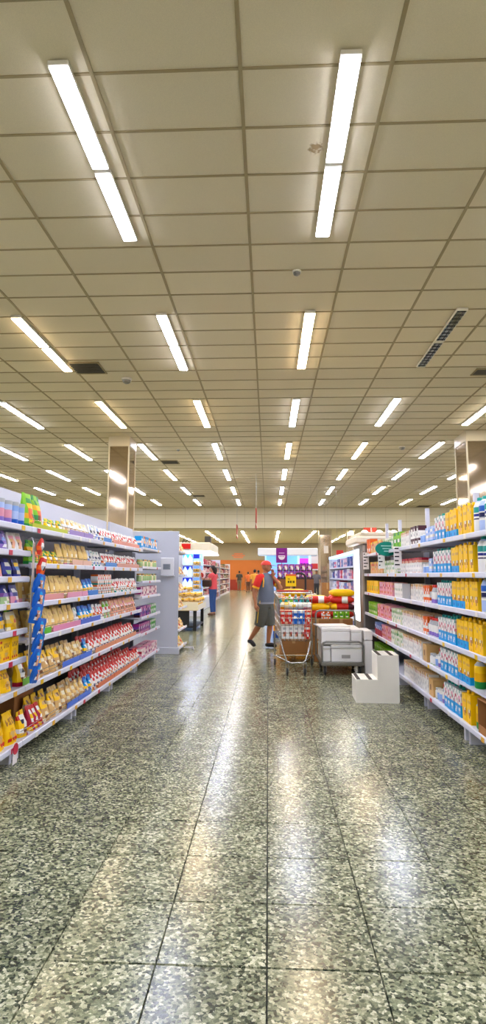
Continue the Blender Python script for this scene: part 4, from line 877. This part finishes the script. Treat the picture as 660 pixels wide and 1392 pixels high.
for i in range(3):
    for j in range(2):
        for k in range(2):
            carton(.22+i*.385, 9.46+j*.48, .139+k*.275, .22+i*.385+.38, 9.46+j*.48+.475, .139+k*.275+.273, f'brown cardboard box, {["front", "rear"][j]} {["left", "middle", "right"][i]} {["lower", "upper"][k]} on the pallet'); ci += 1
def sack(x, y, z, pat, base, label, rz=0, sc=1):
    b = MB(); nx, ny = 8, 6; g = {}
    for s_ in (-1, 1):
        for i in range(nx+1):
            for j in range(ny+1):
                u, v = i/nx*2-1, j/ny*2-1
                hh = .022+.04*(1-abs(u)**4)**.5*(1-abs(v)**4)**.5
                g[(s_, i, j)] = len(b.v); b.v.append((u*.22*(1-.06*abs(v)**3), v*.15*(1-.06*abs(u)**3), .058+s_*hh))
    for i in range(nx):
        for j in range(ny):
            c = P(pat[min(j*len(pat)//ny, len(pat)-1)][i*len(pat[0])//nx])
            b.face([g[(1, i, j)], g[(1, i+1, j)], g[(1, i+1, j+1)], g[(1, i, j+1)]], c); b.face([g[(-1, i, j+1)], g[(-1, i+1, j+1)], g[(-1, i+1, j)], g[(-1, i, j)]], c)
    for i in range(nx):
        for j_, fl in ((0, 0), (ny, 1)):
            q = [g[(-1, i, j_)], g[(-1, i+1, j_)], g[(1, i+1, j_)], g[(1, i, j_)]]; b.face(q[::-1] if fl else q, P(pat[0 if j_ == 0 else -1][i*len(pat[0])//nx]))
    for j in range(ny):
        for i_, fl in ((0, 1), (nx, 0)):
            q = [g[(-1, i_, j)], g[(-1, i_, j+1)], g[(1, i_, j+1)], g[(1, i_, j)]]; b.face(q[::-1] if fl else q, P(pat[min(j*len(pat)//ny, len(pat)-1)][0 if i_ == 0 else -1]))
    o = link('product_sack', b.mesh('sack', 70)); o.location = (x, y, z); o.rotation_euler = (0, 0, rz); o.scale = (sc, sc, 1); tag(o, label, 'sack', 'red and yellow sacks on the pallet')
yel, red, mix = ["YYYY", "YyYY", "YYYY"], ["RRWR", "RdRR", "RRYR"], ["YRRd", "RRRY", "YYRR"]
for lv in range(4):
    for i in range(3):
        if lv == 3 and i == 1: continue
        pt, nm = [(yel, 'yellow'), (red, 'red'), (mix, 'red and yellow')][(lv+i*2) % 3]
        if lv == 3: pt, nm = yel, 'yellow'
        if lv == 2 and i > 0: pt, nm = red, 'red'
        sack(.43+i*.40, 9.74, .692+lv*.116, pt, 'Y', f'{nm} sack, {["left", "middle", "right"][i]} of layer {ORD[lv]}, front of the pallet', random.uniform(-.12, .12), .92)
        if lv < 3: sack(.43+i*.40, 10.13, .692+lv*.116, yel if (lv+i) % 2 else red, 'Y', f'{"yellow" if (lv+i) % 2 else "red"} sack, {["left", "middle", "right"][i]} of layer {ORD[lv]}, rear of the pallet', random.uniform(-.12, .12), .92)
for j in range(2):
    o = link('orange_carton', PK['orange_white']['meshes'][0]); o.location = (.9+j*.075, 9.51, .689); o.scale = (1, .8, .7); tag(o, f'{["left", "right"][j]} orange carton on the cardboard boxes behind the truck', 'carton', 'orange cartons behind the truck')
for j in range(3):
    o = link('lime_carton', PK['lime_box']['meshes'][0]); o.location = (1.1+j*.09, 9.51, .689); o.scale = (.85, .6, .7); tag(o, f'{ORD[j]} lime green carton on the cardboard boxes behind the truck', 'carton', 'lime cartons behind the truck')

# ------------------------------------------------------------------ yellow promo stack, purple display, price sign
yP = 12.9
px0 = at_y(371, 800, yP).x
pp = thing('blue_pallet', 'blue plastic pallet under the yellow boxes', 'pallet', (px0+.5, yP+.45, 0)); MB().box(-.5, -.45, .1, .5, .45, .15, '#1c4fa8').build('deck', pp)
for x in (-.5, -.06, .38): MB().box(x, -.45, 0, x+.12, .45, .1, '#173f88').build('runner', pp)
for lv in range(5):
    for i in range(4):
        t = thing('yellow_case', f'yellow product case, layer {ORD[lv]}, {ORD[i]} from the left of the promo stack', 'box', (px0+.125+i*.25, yP+.16, .151+lv*.152), 0, 'yellow promo cases')
        MB().cbox(-.122, -.15, 0, .122, .6, .15, '#f0a512', .004).build('case', t); MB().box(-.1, -.153, .04, .1, -.15, .11, ['#d98a10', '#f9c81a', '#e87f17'][(lv+i) % 3]).build('print_panel', t)
pt_ = thing('promo_counter', 'white and brown display counter on top of the yellow stack', 'display', (px0+.52, yP+.5, .915))
MB().cbox(-.5, -.4, 0, .45, .3, .06, '#efe6dc', .006).build('tray', pt_); MB().box(-.45, -.35, .06, .4, .25, .38, '#8a5a3a').build('carton', pt_); MB().box(-.45, -.3, .38, .4, .3, .4, 'black').build('shelf', pt_)
bx = m_box(.125, .16, .12, ["PmPm", "mWpP", "dWWm", "PpWd", "ddPd"], 'm')
for i in range(6):
    for k in range(2):
        o = link('purple_box', bx); o.location = (px0+.16+i*.135, yP+.32, 1.3165+k*.162); tag(o, f'purple box, {ORD[i]} from the left, {["lower", "upper"][k]} row on the promo counter', 'box', 'purple boxes on the promo counter')
pa = at_y(375, 765, yP+.7); pb = at_y(390, 745, yP+.7)
ps = thing('purple_sign', 'hanging purple sign with a white smiling logo above the purple boxes', 'sign', ((pa.x+pb.x)/2, yP+.72, 1.3)); a = (pb.x-pa.x)/2
MB().box(-a, -.012, pa.z-1.3, a, .012, pb.z-1.3, '#8a1f8e').build('board', ps); MB().box(-.012, -.01, -.0, .012, .01, pa.z-1.3, 'steel').build('post', ps)
zc = (pa.z+pb.z)/2-1.3; sm = MB(); pts = []
for q in range(9):
    th = PI+PI*q/8; pts.append((math.cos(th)*a*.62, zc-.02+math.sin(th)*.085))
for q in range(8): sm.quad([(pts[q][0], -.0135, zc+.0), (pts[q][0], -.0135, pts[q][1]), (pts[q+1][0], -.0135, pts[q+1][1]), (pts[q+1][0], -.0135, zc+.0)], '#f2e9f4')
sm.build('smile_logo', ps)
for q in range(6): MB().box(-a*.5+q*a*.17, -.016, zc-.035, -a*.5+q*a*.17+a*.1, -.0135, zc-.02, '#8a1f8e').build('logo_letter', ps); 
MB().box(-a*.5, -.0145, zc+.05, a*.5, -.0125, zc+.062, '#e7c9ea').build('print_line', ps)
pa = at_y(388, 797, 12.4); pb = at_y(402, 783, 12.4)
pr = thing('price_sign', 'yellow price sign on a stand behind the cart', 'sign', ((pa.x+pb.x)/2, 12.4, 0)); a = (pb.x-pa.x)/2
MB().box(-a, -.008, pa.z, a, .008, pb.z, '#f5cc14').build('board', pr); MB().box(-a, -.009, pb.z, a, .009, pb.z+.04, '#e0622a').build('header', pr); MB().box(-.012, -.01, 0, .012, .01, pa.z, 'steel').build('post', pr); MB().lathe([(.14, 0), (.14, .012), (.02, .03)], 'steel_dull', 16).build('base', pr)
for q, (u0_, u1_) in enumerate(((-.6, -.3), (-.2, .1), (.2, .3), (.4, .7))): MB().box(u0_*a, -.0095, pa.z+.07, u1_*a, -.008, pa.z+.12, '#3a2f12').build('digit', pr)
MB().box(-.6*a, -.0095, pa.z+.15, -.2*a, -.008, pa.z+.165, '#5a4a12').build('print_line', pr)
ar = thing('black_arch_stand', 'black rounded arch stand beside the yellow price sign', 'stand', (at_y(408, 790, 12.62).x, 12.62, 0))
MB().tube([(-.14, 0, 0), (-.14, 0, 1.36), (-.08, 0, 1.42), (.02, 0, 1.43), (.08, 0, 1.4), (.11, 0, 1.32), (.11, 0, 0)], .022, 'black', 8).build('arch', ar, 60); MB().box(-.2, -.06, 0, .17, .06, .02, 'black').build('base', ar)

# ------------------------------------------------------------------ wall cooler at the aisle end (white canopy, pink and green glow)
yW = 24.0
wx0, wx1 = at_y(350, 760, yW).x, at_y(432, 760, yW).x
wc = thing('promo_cooler', 'wide white cooler with a glowing canopy and pink lit shelves', 'cooler', ((wx0+wx1)/2, yW+.5, 0)); a = (wx1-wx0)/2
MB().cbox(-a, -.5, at_y(390, 755, yW).z, a, .5, at_y(390, 745, yW).z, '#eef1f6', .03).build('canopy', wc)
MB().box(-a+.3, .35, .1, a-.3, .45, 2.2, 'glow_sky').build('lit_back', wc); MB().cbox(-a+.3, -.4, 0, a-.3, .45, .45, 'shelf_white', .02).build('plinth', wc)
for x in (-a+.3, a-.82, a-.34): MB().box(x, -.4, .45, x+.05, .4, 2.25, 'glow_cyan').build('lit_post', wc)
for z in (.85, 1.25, 1.65): MB().box(-a+.3, -.38, z-.03, a-.3, .35, z, 'shelf_white').build('shelf', wc)
MB().box(a-.76, .2, 1.67, a-.36, .25, 2.1, 'glow_pink').build('pink_panel', wc); MB().box(a-.76, .2, 1.27, a-.36, .25, 1.6, 'glow_pink').build('pink_panel', wc); MB().box(a-.76, .2, .87, a-.36, .25, 1.2, 'glow_green').build('green_panel', wc)
pk = m_box(.11, .24, .1, ["mPm", "pWp", "PmP"], 'P'); gk = m_box(.11, .24, .1, ["GgG", "WfW", "GGG"], 'G')
for n, z in enumerate((.85, 1.25, 1.65)):
    for q in range(3):
        o = link('cooler_pack', gk if n == 0 else pk); o.location = ((wx0+wx1)/2+a-.68+q*.13, yW+.35, z); tag(o, f'{"green" if n == 0 else "magenta"} pack, {ORD[q]} from the left on {["lower", "middle", "upper"][n]} promo cooler shelf', 'packet', 'packs in the promo cooler')
# ------------------------------------------------------------------ right background: column, red banner, checkout shelf, brown boxes
column(3.3, 4.1, 37.0, 37.8, 'beige column far down the aisle right of the promo cooler', HL); column(5.2, 5.7, 38.0, 38.5, 'second beige column far right in the background', HL)
def banner(px0, py0, px1, py1, Y, col, label, wires=True, line=None):
    A, B = at_y(px0, py1, Y), at_y(px1, py0, Y); t = thing('hanging_banner', label, 'sign', ((A.x+B.x)/2, Y, HC)); a = (B.x-A.x)/2
    MB().box(-a, -.01, A.z-HC, a, .01, B.z-HC, col).build('board', t)
    if line: MB().box(-a*.9, -.012, A.z-HC+.05, a*.9, -.01, A.z-HC+.05+(B.z-A.z)*.35, line).build('stripe', t)
    for s_ in (-.8, .8): MB().tube([(s_*a, 0, B.z-HC), (s_*a, 0, 0)], .004, 'steel_dull', 5).build('wire', t)
banner(422, 754, 432, 775, 26.5, '#e8dcd6', 'white and red banner hanging right of the promo cooler', line='#cf3a34')
banner(457, 748, 466, 764, 28, '#cc2f2a', 'red banner hanging above the right background shelves')
banner(440, 742, 446, 752, 33, '#ddd3c0', 'small cream banner near the far column')
# edge-on hanging signs over the aisle
def edge_sign(px, py0, py1, Y, label):
    A, B = at_y(px, py1, Y), at_y(px, py0, Y); t = thing('hanging_sign', label, 'sign', (A.x, Y, HC), 0, 'hanging aisle signs')
    MB().box(-.02, -.6, A.z-HC, .02, .6, B.z-HC, '#a53b2c').build('board', t); MB().box(-.022, -.6, A.z-HC+.1, .022, .6, A.z-HC+.2, '#e2d6c6').build('stripe', t)
    for s_ in (-.5, .5): MB().tube([(0, s_, B.z-HC), (0, s_, 0)], .006, 'steel_dull', 5).build('wire', t)
edge_sign(348, 693, 719, 24, 'red hanging sign seen edge-on above the aisle, nearer one'); edge_sign(322, 714, 732, 33, 'red hanging sign seen edge-on, farther one at left')
for i in range(3):
    carton(1.9+i*.42, 20.5, 0, 2.28+i*.42, 21.0, .62, f'brown cardboard box in the right background, {ORD[i]} from the left', group='background cardboard boxes'); carton(1.9+i*.42, 20.5, .622, 2.28+i*.42, 21.0, 1.05 if i else 1.12, f'upper brown cardboard box in the right background, {ORD[i]} from the left', group='background cardboard boxes')
far_run('white_shelf_run', 'pale far shelf run behind the promo cooler on the right', 3.9, 1, 24, 36, [1.7, 1.3, .9, .5, .14], ['#e4dada', '#c8545c', '#d9c9b4', '#8f8aa8', '#efeae6'], 2.1, 8)
far_run('white_shelf_run', 'shelf run far right behind the gondola', 6.8, 1, 12, 30, [1.7, 1.3, .9, .5, .14], ['#e4dada', '#c8545c', '#d9c9b4', '#8f8aa8', '#efeae6'], 2.1, 9)
# orange sign on the far wall
ws = thing('wall_sign', 'orange lettered sign high on the far taupe wall', 'sign', (at_y(324, 755, YE-.05).x, YE-.02, at_y(324, 759, YE-.05).z))
for r_, (n, w_) in enumerate(((7, .8), (9, 1.2), (8, .9))):
    for q in range(n): MB().box(-w_/2+q*w_/n, -.03, .36-r_*.16, -w_/2+(q+.72)*w_/n, 0, .36-r_*.16+.11, 'wallsign').build('letter', ws)

# ------------------------------------------------------------------ people
def remesh(mb, vox, name, mat_, parent, loc=(0, 0, 0)):
    me = mb.mesh(name); ob = bpy.data.objects.new(name, me); COL.objects.link(ob)
    m = ob.modifiers.new('r', 'REMESH'); m.mode = 'VOXEL'; m.voxel_size = vox; m.use_smooth_shade = True
    m2 = ob.modifiers.new('s', 'SMOOTH'); m2.factor = .5; m2.iterations = 5
    dg = bpy.context.evaluated_depsgraph_get(); ev = ob.evaluated_get(dg); nm = bpy.data.meshes.new_from_object(ev)
    bpy.data.objects.remove(ob); bpy.data.meshes.remove(me)
    nm.materials.clear(); nm.materials.append(M(mat_)); nm.polygons.foreach_set('use_smooth', [True]*len(nm.polygons)); nm.name = name
    return link(name, nm, parent, loc)
def loft(mb, rings, k, n=16):         # rings: (x, y, z, rx, ry)
    idx = []
    for (x, y, z, rx, ry) in rings:
        idx.append(len(mb.v))
        for j in range(n): t = 2*PI*j/n; mb.v.append((x+rx*math.cos(t), y+ry*math.sin(t), z))
    for i in range(len(rings)-1):
        kk = k if isinstance(k, str) else k[i]
        for j in range(n): mb.face([idx[i]+j, idx[i]+(j+1) % n, idx[i+1]+(j+1) % n, idx[i+1]+j], kk)
    mb.face([idx[0]+j for j in range(n)][::-1], k if isinstance(k, str) else k[0]); mb.face([idx[-1]+j for j in range(n)], k if isinstance(k, str) else k[-1])
def lerp(a, b, t): return Vector(a)+(Vector(b)-Vector(a))*t
def person(label, loc, rz, H, pose, cl, vox=.008, fingers=True):
    """faces local +x, left is +y; pose joints are for a 1.70 m figure"""
    s = H/1.7; t = thing('person', label, 'person', loc, rz); sc = lambda p: tuple(Vector(p)*s)
    b = MB(); skin = cl['skin']
    hy = pose.get('head_yaw', 0); hc = Vector((.03, 0, 1.585))
    loft(b, [(0, 0, .80*s, .09*s, .13*s), (0, 0, .92*s, .115*s, .165*s), (.005*s, 0, 1.05*s, .11*s, .145*s), (.01*s, 0, 1.2*s, .115*s, .16*s), (0, 0, 1.34*s, .10*s, .175*s), (-.005*s, 0, 1.42*s, .06*s, .11*s), (0, 0, 1.46*s, .05*s, .055*s), (.01*s, 0, 1.52*s, .05*s, .05*s)], skin)
    # head
    def hp(v): return tuple((Matrix.Rotation(hy, 3, 'Z') @ Vector(v)+hc)*s)
    b.ell(hp((-.005, 0, .01)), (.098*s, .078*s, .105*s), skin, 16, 12); b.ell(hp((.025, 0, -.05)), (.066*s, .056*s, .065*s), skin, 14, 10)
    b.ell(hp((.098, 0, -.012)), (.022*s, .014*s, .024*s), skin, 8, 6); b.ell(hp((.082, 0, -.06)), (.016*s, .026*s, .01*s), skin, 8, 6)
    for sy in (-1, 1): b.ell(hp((-.005, sy*.08, -.005)), (.022*s, .012*s, .033*s), skin, 8, 6)
    J = pose
    for sd in ('L', 'R'):
        y = .1 if sd == 'L' else -.1
        sh, el, wr = J['sh'+sd], J['el'+sd], J['wr'+sd]
        b.tube([sc((0, y*1.2, 1.37)), sc(sh), sc(lerp(sh, el, .5)), sc(el), sc(lerp(el, wr, .4)), sc(wr)], [.055*s, .06*s, .05*s, .041*s, .039*s, .027*s], skin, 12)
        hd = (Vector(wr)-Vector(el)).normalized(); hd = Vector(J.get('hand'+sd, hd)).normalized()
        side = Vector((0, 0, 1)).cross(hd); side = side.normalized() if side.length > .2 else Vector((1, 0, 0)); nn = side.cross(hd)
        pc = Vector(wr)+hd*.05
        b.tube([sc(wr), sc(Vector(wr)+hd*.035), sc(Vector(wr)+hd*.08)], [.027*s, .036*s, .036*s], skin, 10)
        if fingers:
            for q, ln in enumerate((.066, .076, .072, .056)):
                o_ = Vector(wr)+hd*.08+side*(.027-.018*q); k1 = o_+hd*ln*.5+nn*.008; k2 = o_+hd*ln*.92+nn*.03
                b.tube([sc(o_-hd*.02), sc(k1), sc(k2)], [.0105*s, .0098*s, .0085*s], skin, 8)
            th = Vector(wr)+hd*.03+side*.03; b.tube([sc(th), sc(th+side*.03+hd*.025), sc(th+side*.036+hd*.06+nn*.01)], [.014*s, .012*s, .0095*s], skin, 8)
        else: b.ell(sc(Vector(wr)+hd*.11), (.03*s, .03*s, .045*s), skin, 8, 6)
        hp_, kn, an, to = J['hip'+sd], J['kn'+sd], J['an'+sd], J['to'+sd]
        b.tube([sc(hp_), sc(lerp(hp_, kn, .4)), sc(kn), sc(lerp(kn, an, .35)), sc(lerp(kn, an, .75)), sc(an)], [.088*s, .078*s, .055*s, .056*s, .042*s, .037*s], skin, 12)
        b.tube([sc(Vector(an)+Vector((-.02, 0, -.02))), sc(lerp(an, to, .5)), sc(to)], [.04*s, .036*s, .026*s], skin, 10)
    remesh(b, vox, 'body', skin, t)
    # hair
    h = MB(); h.ell(hp((-.014, 0, .022)), (.103*s, .086*s, .104*s), 'hair', 16, 10)
    if cl.get('hair') == 'long': h.tube([hp((-.07, 0, .03)), hp((-.1, 0, -.05)), hp((-.085, 0, -.16)), hp((-.07, 0, -.22))], [.075*s, .075*s, .06*s, .03*s], 'hair', 12)
    elif cl.get('hair') == 'short': pass
    if cl.get('hair') == 'cap':
        c = MB(); rings = []
        for q in range(7):
            an_ = q/6*PI/2; rings.append((hp((-.008, 0, .025+.094*math.sin(an_))), max(.005, .113*math.cos(an_)), max(.005, .094*math.cos(an_))))
        loft(c, [(p_[0], p_[1], p_[2], rx*s, ry*s) for p_, rx, ry in rings], cl['cap'])
        cc = c.build('cap', t, 60)
        br = MB(); n = 10; top = []
        for q in range(n+1):
            th = -PI/2+PI*q/n; top.append((hp((.07+.135*math.cos(th), .078*math.sin(th), .03-.02*math.cos(th))), hp((.07*math.cos(th)+.02, .08*math.sin(th), .034))))
        for q in range(n):
            a0, a1 = top[q]; b0, b1 = top[q+1]; br.quad([a1, a0, b0, b1], cl.get('brim', cl['cap'])); br.quad([(p_[0], p_[1], p_[2]-.008) for p_ in (b1, b0, a0, a1)], cl.get('brim', cl['cap'])); br.quad([a0, (a0[0], a0[1], a0[2]-.008), (b0[0], b0[1], b0[2]-.008), b0], cl.get('brim', cl['cap']))
        br.build('brim', cc)
    else:
        me_ = h.mesh('hair', 80)
        bm = bmesh.new(); bm.from_mesh(me_); R_ = Matrix.Rotation(-hy, 3, 'Z')
        dele = [v for v in bm.verts if (lambda q: q.x > .045 and q.z < .045)(R_ @ (v.co/s-hc))]
        bmesh.ops.delete(bm, geom=dele, context='VERTS'); bm.to_mesh(me_); bm.free(); link('hair', me_, t)
    e_ = MB()
    for sy in (-1, 1): e_.ell(hp((.085, sy*.032, .012)), (.01*s, .012*s, .007*s), 'black', 8, 6)
    e_.build('eyes', t)
    # shirt
    sh_ = MB(); k = cl['shirt']; zb = cl.get('hem', .88); bl_ = cl.get('belly', 0)
    loft(sh_, [(bl_*.4*s, 0, zb*s, (.13+bl_*.4)*s, .182*s), (bl_*.8*s, 0, 1.0*s, (.128+bl_)*s, .178*s), (.005+bl_*.7*s, 0, 1.1*s, (.125+bl_*.8)*s, .168*s), (.012*s, 0, 1.22*s, .132*s, .178*s), (.004*s, 0, 1.33*s, .122*s, .195*s), (-.002*s, 0, 1.40*s, .095*s, .165*s), (0, 0, 1.445*s, .066*s, .085*s), (0, 0, 1.455*s, .06*s, .066*s)], k, 20)
    so = sh_.build('shirt', t, 70)
    if cl.get('hemband'): hb = MB(); loft(hb, [(bl_*.4*s, 0, (zb-.005)*s, (.134+bl_*.4)*s, .186*s), (bl_*.5*s, 0, (zb+.03)*s, (.134+bl_*.5)*s, .186*s)], cl['hemband'], 20); hb.build('hem_band', so, 70)
    for sd in ('L', 'R'):
        y = .12 if sd == 'L' else -.12; shp, el = J['sh'+sd], J['el'+sd]; f = cl.get('sleeve_len', .72)
        m = MB(); P0 = sc((0, y, 1.375))
        if cl.get('sleeve_len', .72) > 0:
            m.tube([P0, sc(shp), sc(lerp(shp, el, f*.5)), sc(lerp(shp, el, f*.86)), sc(lerp(shp, el, f))], [.07*s, .078*s, .073*s, .07*s, .07*s], cl.get('sleeve', k), 14)
            sv = m.build('sleeve', t, 70)
            if cl.get('cuff'):
                MB().tube([sc(lerp(shp, el, f*.84)), sc(lerp(shp, el, f*1.02))], [.0735*s, .074*s], cl['cuff'], 14).build('cuff', sv, 60)
                MB().tube([sc((.0, y*.75, 1.44)), sc((.05, y*1.3, 1.39)), sc((.085, y*1.45, 1.3)), sc((.075, y*1.5, 1.18))], .012*s, cl['cuff'], 8).build('piping', so, 60)
    # trousers or shorts
    kp = cl['legs']; fl_ = cl.get('leg_len', 1.0)
    m = MB(); loft(m, [(0, 0, .78*s, .12*s, .16*s), (0, 0, .86*s, .13*s, .175*s), (0, 0, .95*s, .13*s, .172*s), (0, 0, .98*s, .125*s, .165*s)], kp, 16)
    tw = 1.18 if fl_ < 1 else 1.04
    for sd in ('L', 'R'):
        hp_, kn, an = J['hip'+sd], J['kn'+sd], J['an'+sd]
        if fl_ < 1:
            e = lerp(kn, an, fl_-.5) if fl_ > .5 else kn
            m.tube([sc(hp_), sc(lerp(hp_, kn, .4)), sc(lerp(hp_, kn, .8)), sc(e)], [.115*s, .118*s, .11*s, .105*s], kp, 14)
        else: m.tube([sc(hp_), sc(lerp(hp_, kn, .4)), sc(kn), sc(lerp(kn, an, .4)), sc(lerp(kn, an, .9))], [.105*s, .092*s, .072*s, .068*s, .06*s], kp, 12)
    lo = remesh(m, max(vox, .01), 'shorts' if fl_ < 1 else 'trousers', kp, t)
    if cl.get('stripe'):
        for sd in ('L', 'R'):
            y = 1 if sd == 'L' else -1; hp_, kn = J['hip'+sd], J['kn'+sd]
            MB().tube([sc(Vector((0, y*.158, .95))), sc(Vector(hp_)+Vector((0, y*.098, 0))), sc(lerp(hp_, kn, .45)+Vector((0, y*.11, 0))), sc(lerp(hp_, kn, .95)+Vector((0, y*.1, 0)))], .011*s, cl['stripe'], 8).build('side_stripe', lo, 60)
    for sd in ('L', 'R'):
        an, to = Vector(J['an'+sd]), Vector(J['to'+sd]); d_ = (to-an); 
        m = MB(); heel = an+Vector((-.045, 0, -.035)); 
        m.tube([sc(an+Vector((0, 0, .0))), sc(an+Vector((.0, 0, -.035)))], [.045*s, .05*s], cl['shoe'], 12)
        dn = Vector((d_.x, d_.y, 0)).normalized()
        m.tube([sc(an-dn*.05+Vector((0, 0, -.04))), sc(an+Vector((0, 0, -.035))), sc(lerp(an, to, .55)+Vector((0, 0, -.005))), sc(to+Vector((0, 0, .004))), sc(to+dn*.03)], [.035*s, .046*s, .045*s, .04*s, .022*s], cl['shoe'], 12)
        remesh(m, .007, 'shoe', cl['shoe'], t)
    return t
STAND = dict(shL=(0, .2, 1.36), shR=(0, -.2, 1.36), elL=(-.02, .24, 1.08), elR=(-.02, -.24, 1.08), wrL=(.05, .25, .85), wrR=(.05, -.25, .85),
             hipL=(0, .085, .86), hipR=(0, -.085, .86), knL=(.02, .095, .48), knR=(.0, -.095, .48), anL=(-.01, .1, .085), anR=(-.03, -.1, .085), toL=(.13, .11, .04), toR=(.11, -.11, .04))
man = dict(STAND, elL=(.23, .2, 1.17), wrL=(.14, .06, 1.385), handL=(.1, -.15, 1), elR=(-.09, -.25, 1.08), wrR=(-.05, -.255, .85), handR=(.15, .05, -1),
           knL=(.05, .09, .475), anL=(.0, .09, .09), toL=(.15, .12, .042), knR=(-.06, -.09, .47), anR=(-.30, -.1, .155), toR=(-.2, -.1, .045), head_yaw=.45)
simple('cloth_grey', '#616c7d', .85, noise=.06, nscale=20); simple('cloth_shorts', '#565750', .85, noise=.08, nscale=20); simple('cloth_red', '#d3241c', .8, noise=.05, nscale=20)
simple('cloth_denim', '#2c4f8e', .85, noise=.12, nscale=30); simple('cloth_pink', '#d8505c', .85, noise=.08, nscale=20)
mp = at_z(364, 881, 0)
person('man in red cap, grey shirt with red sleeves and shorts, hand at his mouth', (mp.x-.05, mp.y, 0), -.62, 1.67, man,
       dict(skin='skin', hair='cap', cap='#d8433a', brim='#8a2f2c', shirt='cloth_grey', sleeve='cloth_red', cuff='#f0b429', sleeve_len=.7, legs='cloth_shorts', leg_len=.62, stripe='#e8c03a', shoe='#2b2b2d', hem=.86, hemband='#8f97a3', belly=.03), .0065)
wp = at_z(289, 837, 0)
woman = dict(STAND, elL=(.06, .23, 1.1), wrL=(.27, .14, 1.22), elR=(.05, -.24, 1.1), wrR=(.27, -.12, 1.2), knL=(.02, .07, .48), knR=(.01, -.07, .48), anL=(-.01, .075, .085), anR=(-.01, -.075, .085), toL=(.12, .08, .04), toR=(.12, -.08, .04), hipL=(0, .075, .86), hipR=(0, -.075, .86))
person('woman in a pink top and jeans holding a white packet', (wp.x, wp.y, 0), PI-.35, 1.7, woman, dict(skin='skin_light', hair='long', shirt='cloth_pink', sleeve_len=.3, legs='cloth_denim', shoe='#7a5a4a', hem=.9), .01)
wv = Matrix.Rotation(PI-.35, 3, 'Z')
bg = thing('shoulder_bag', 'dark brown bag hanging at the woman\'s side', 'bag', tuple(Vector((wp.x, wp.y, .98))+wv @ Vector((.12, .24, 0)))); bg.rotation_euler = (0, 0, PI-.35)
MB().cbox(-.17, -.05, 0, .17, .05, .24, '#3d2c28', .03).build('pouch', bg); MB().tube([(-.12, 0, .22), (-.08, -.04, .42), (-.03, -.08, .46), (.05, -.04, .36), (.12, 0, .22)], .012, '#3d2c28', 8).build('strap', bg, 60)
bk = thing('packet', 'white packet with a red circle held by the woman', 'packet', tuple(Vector((wp.x, wp.y, 1.2))+wv @ Vector((.38, .02, 0)))); bk.rotation_euler = (0, 0, PI-.35)
MB().cbox(-.03, -.13, 0, .03, .13, .34, '#efe6e2', .006).build('carton', bk); MB().lathe([(.09, -.001), (.09, .001)], '#d8403c', 20).build('circle_print', bk, loc=(0, .132, .17)).rotation_euler = (PI/2, 0, 0)
# far shoppers
def far_person(px, py, rz, H, label, shirt, legs, skin='skin', **kw):
    p = at_z(px, py, 0); person(label, (p.x, p.y, 0), rz, H, STAND, dict(dict(skin=skin, hair='short', shirt=shirt, legs=legs, shoe='#2b2626', sleeve_len=.8), **kw), .014, False)
far_person(325, 803, PI/2, 1.72, 'person in dark clothes standing far away by the orange wall', '#3a3630', '#6d6450')
far_person(346, 814, PI/2, 1.7, 'person in a yellow shirt walking away behind the man', '#e6a43c', '#a0522d', leg_len=.6)
far_person(351, 808, PI/2, 1.72, 'person in a navy top further behind the man', '#3a3a6a', '#54453c', skin='skin_dark')
far_person(337, 805, 2.2, 1.62, 'person in an orange shirt near the far cart', '#c8622c', '#5a3a30')
far_person(430, 812, -2, 1.68, 'person in a grey top far right near the column', '#6d6a70', '#3a3a40')
far_person(442, 810, -1.2, 1.7, 'person in a blue top far right beside the brown boxes', '#4a6a9a', '#3c3c44')
# far cart
p = at_z(340, 804, 0); fc_ = copy_tree(ct); fc_.location = (p.x, p.y, 0); fc_.rotation_euler = (0, 0, .3); tag(fc_, 'small shopping cart far away by the orange wall', 'shopping cart')
o = tag(MB().cbox(-.18, -.2, 0, .18, .2, .4, '#c23a30', .02).build('red_crate', loc=(p.x-.1, p.y+.4, .56)), 'red crate inside the far shopping cart', 'crate')
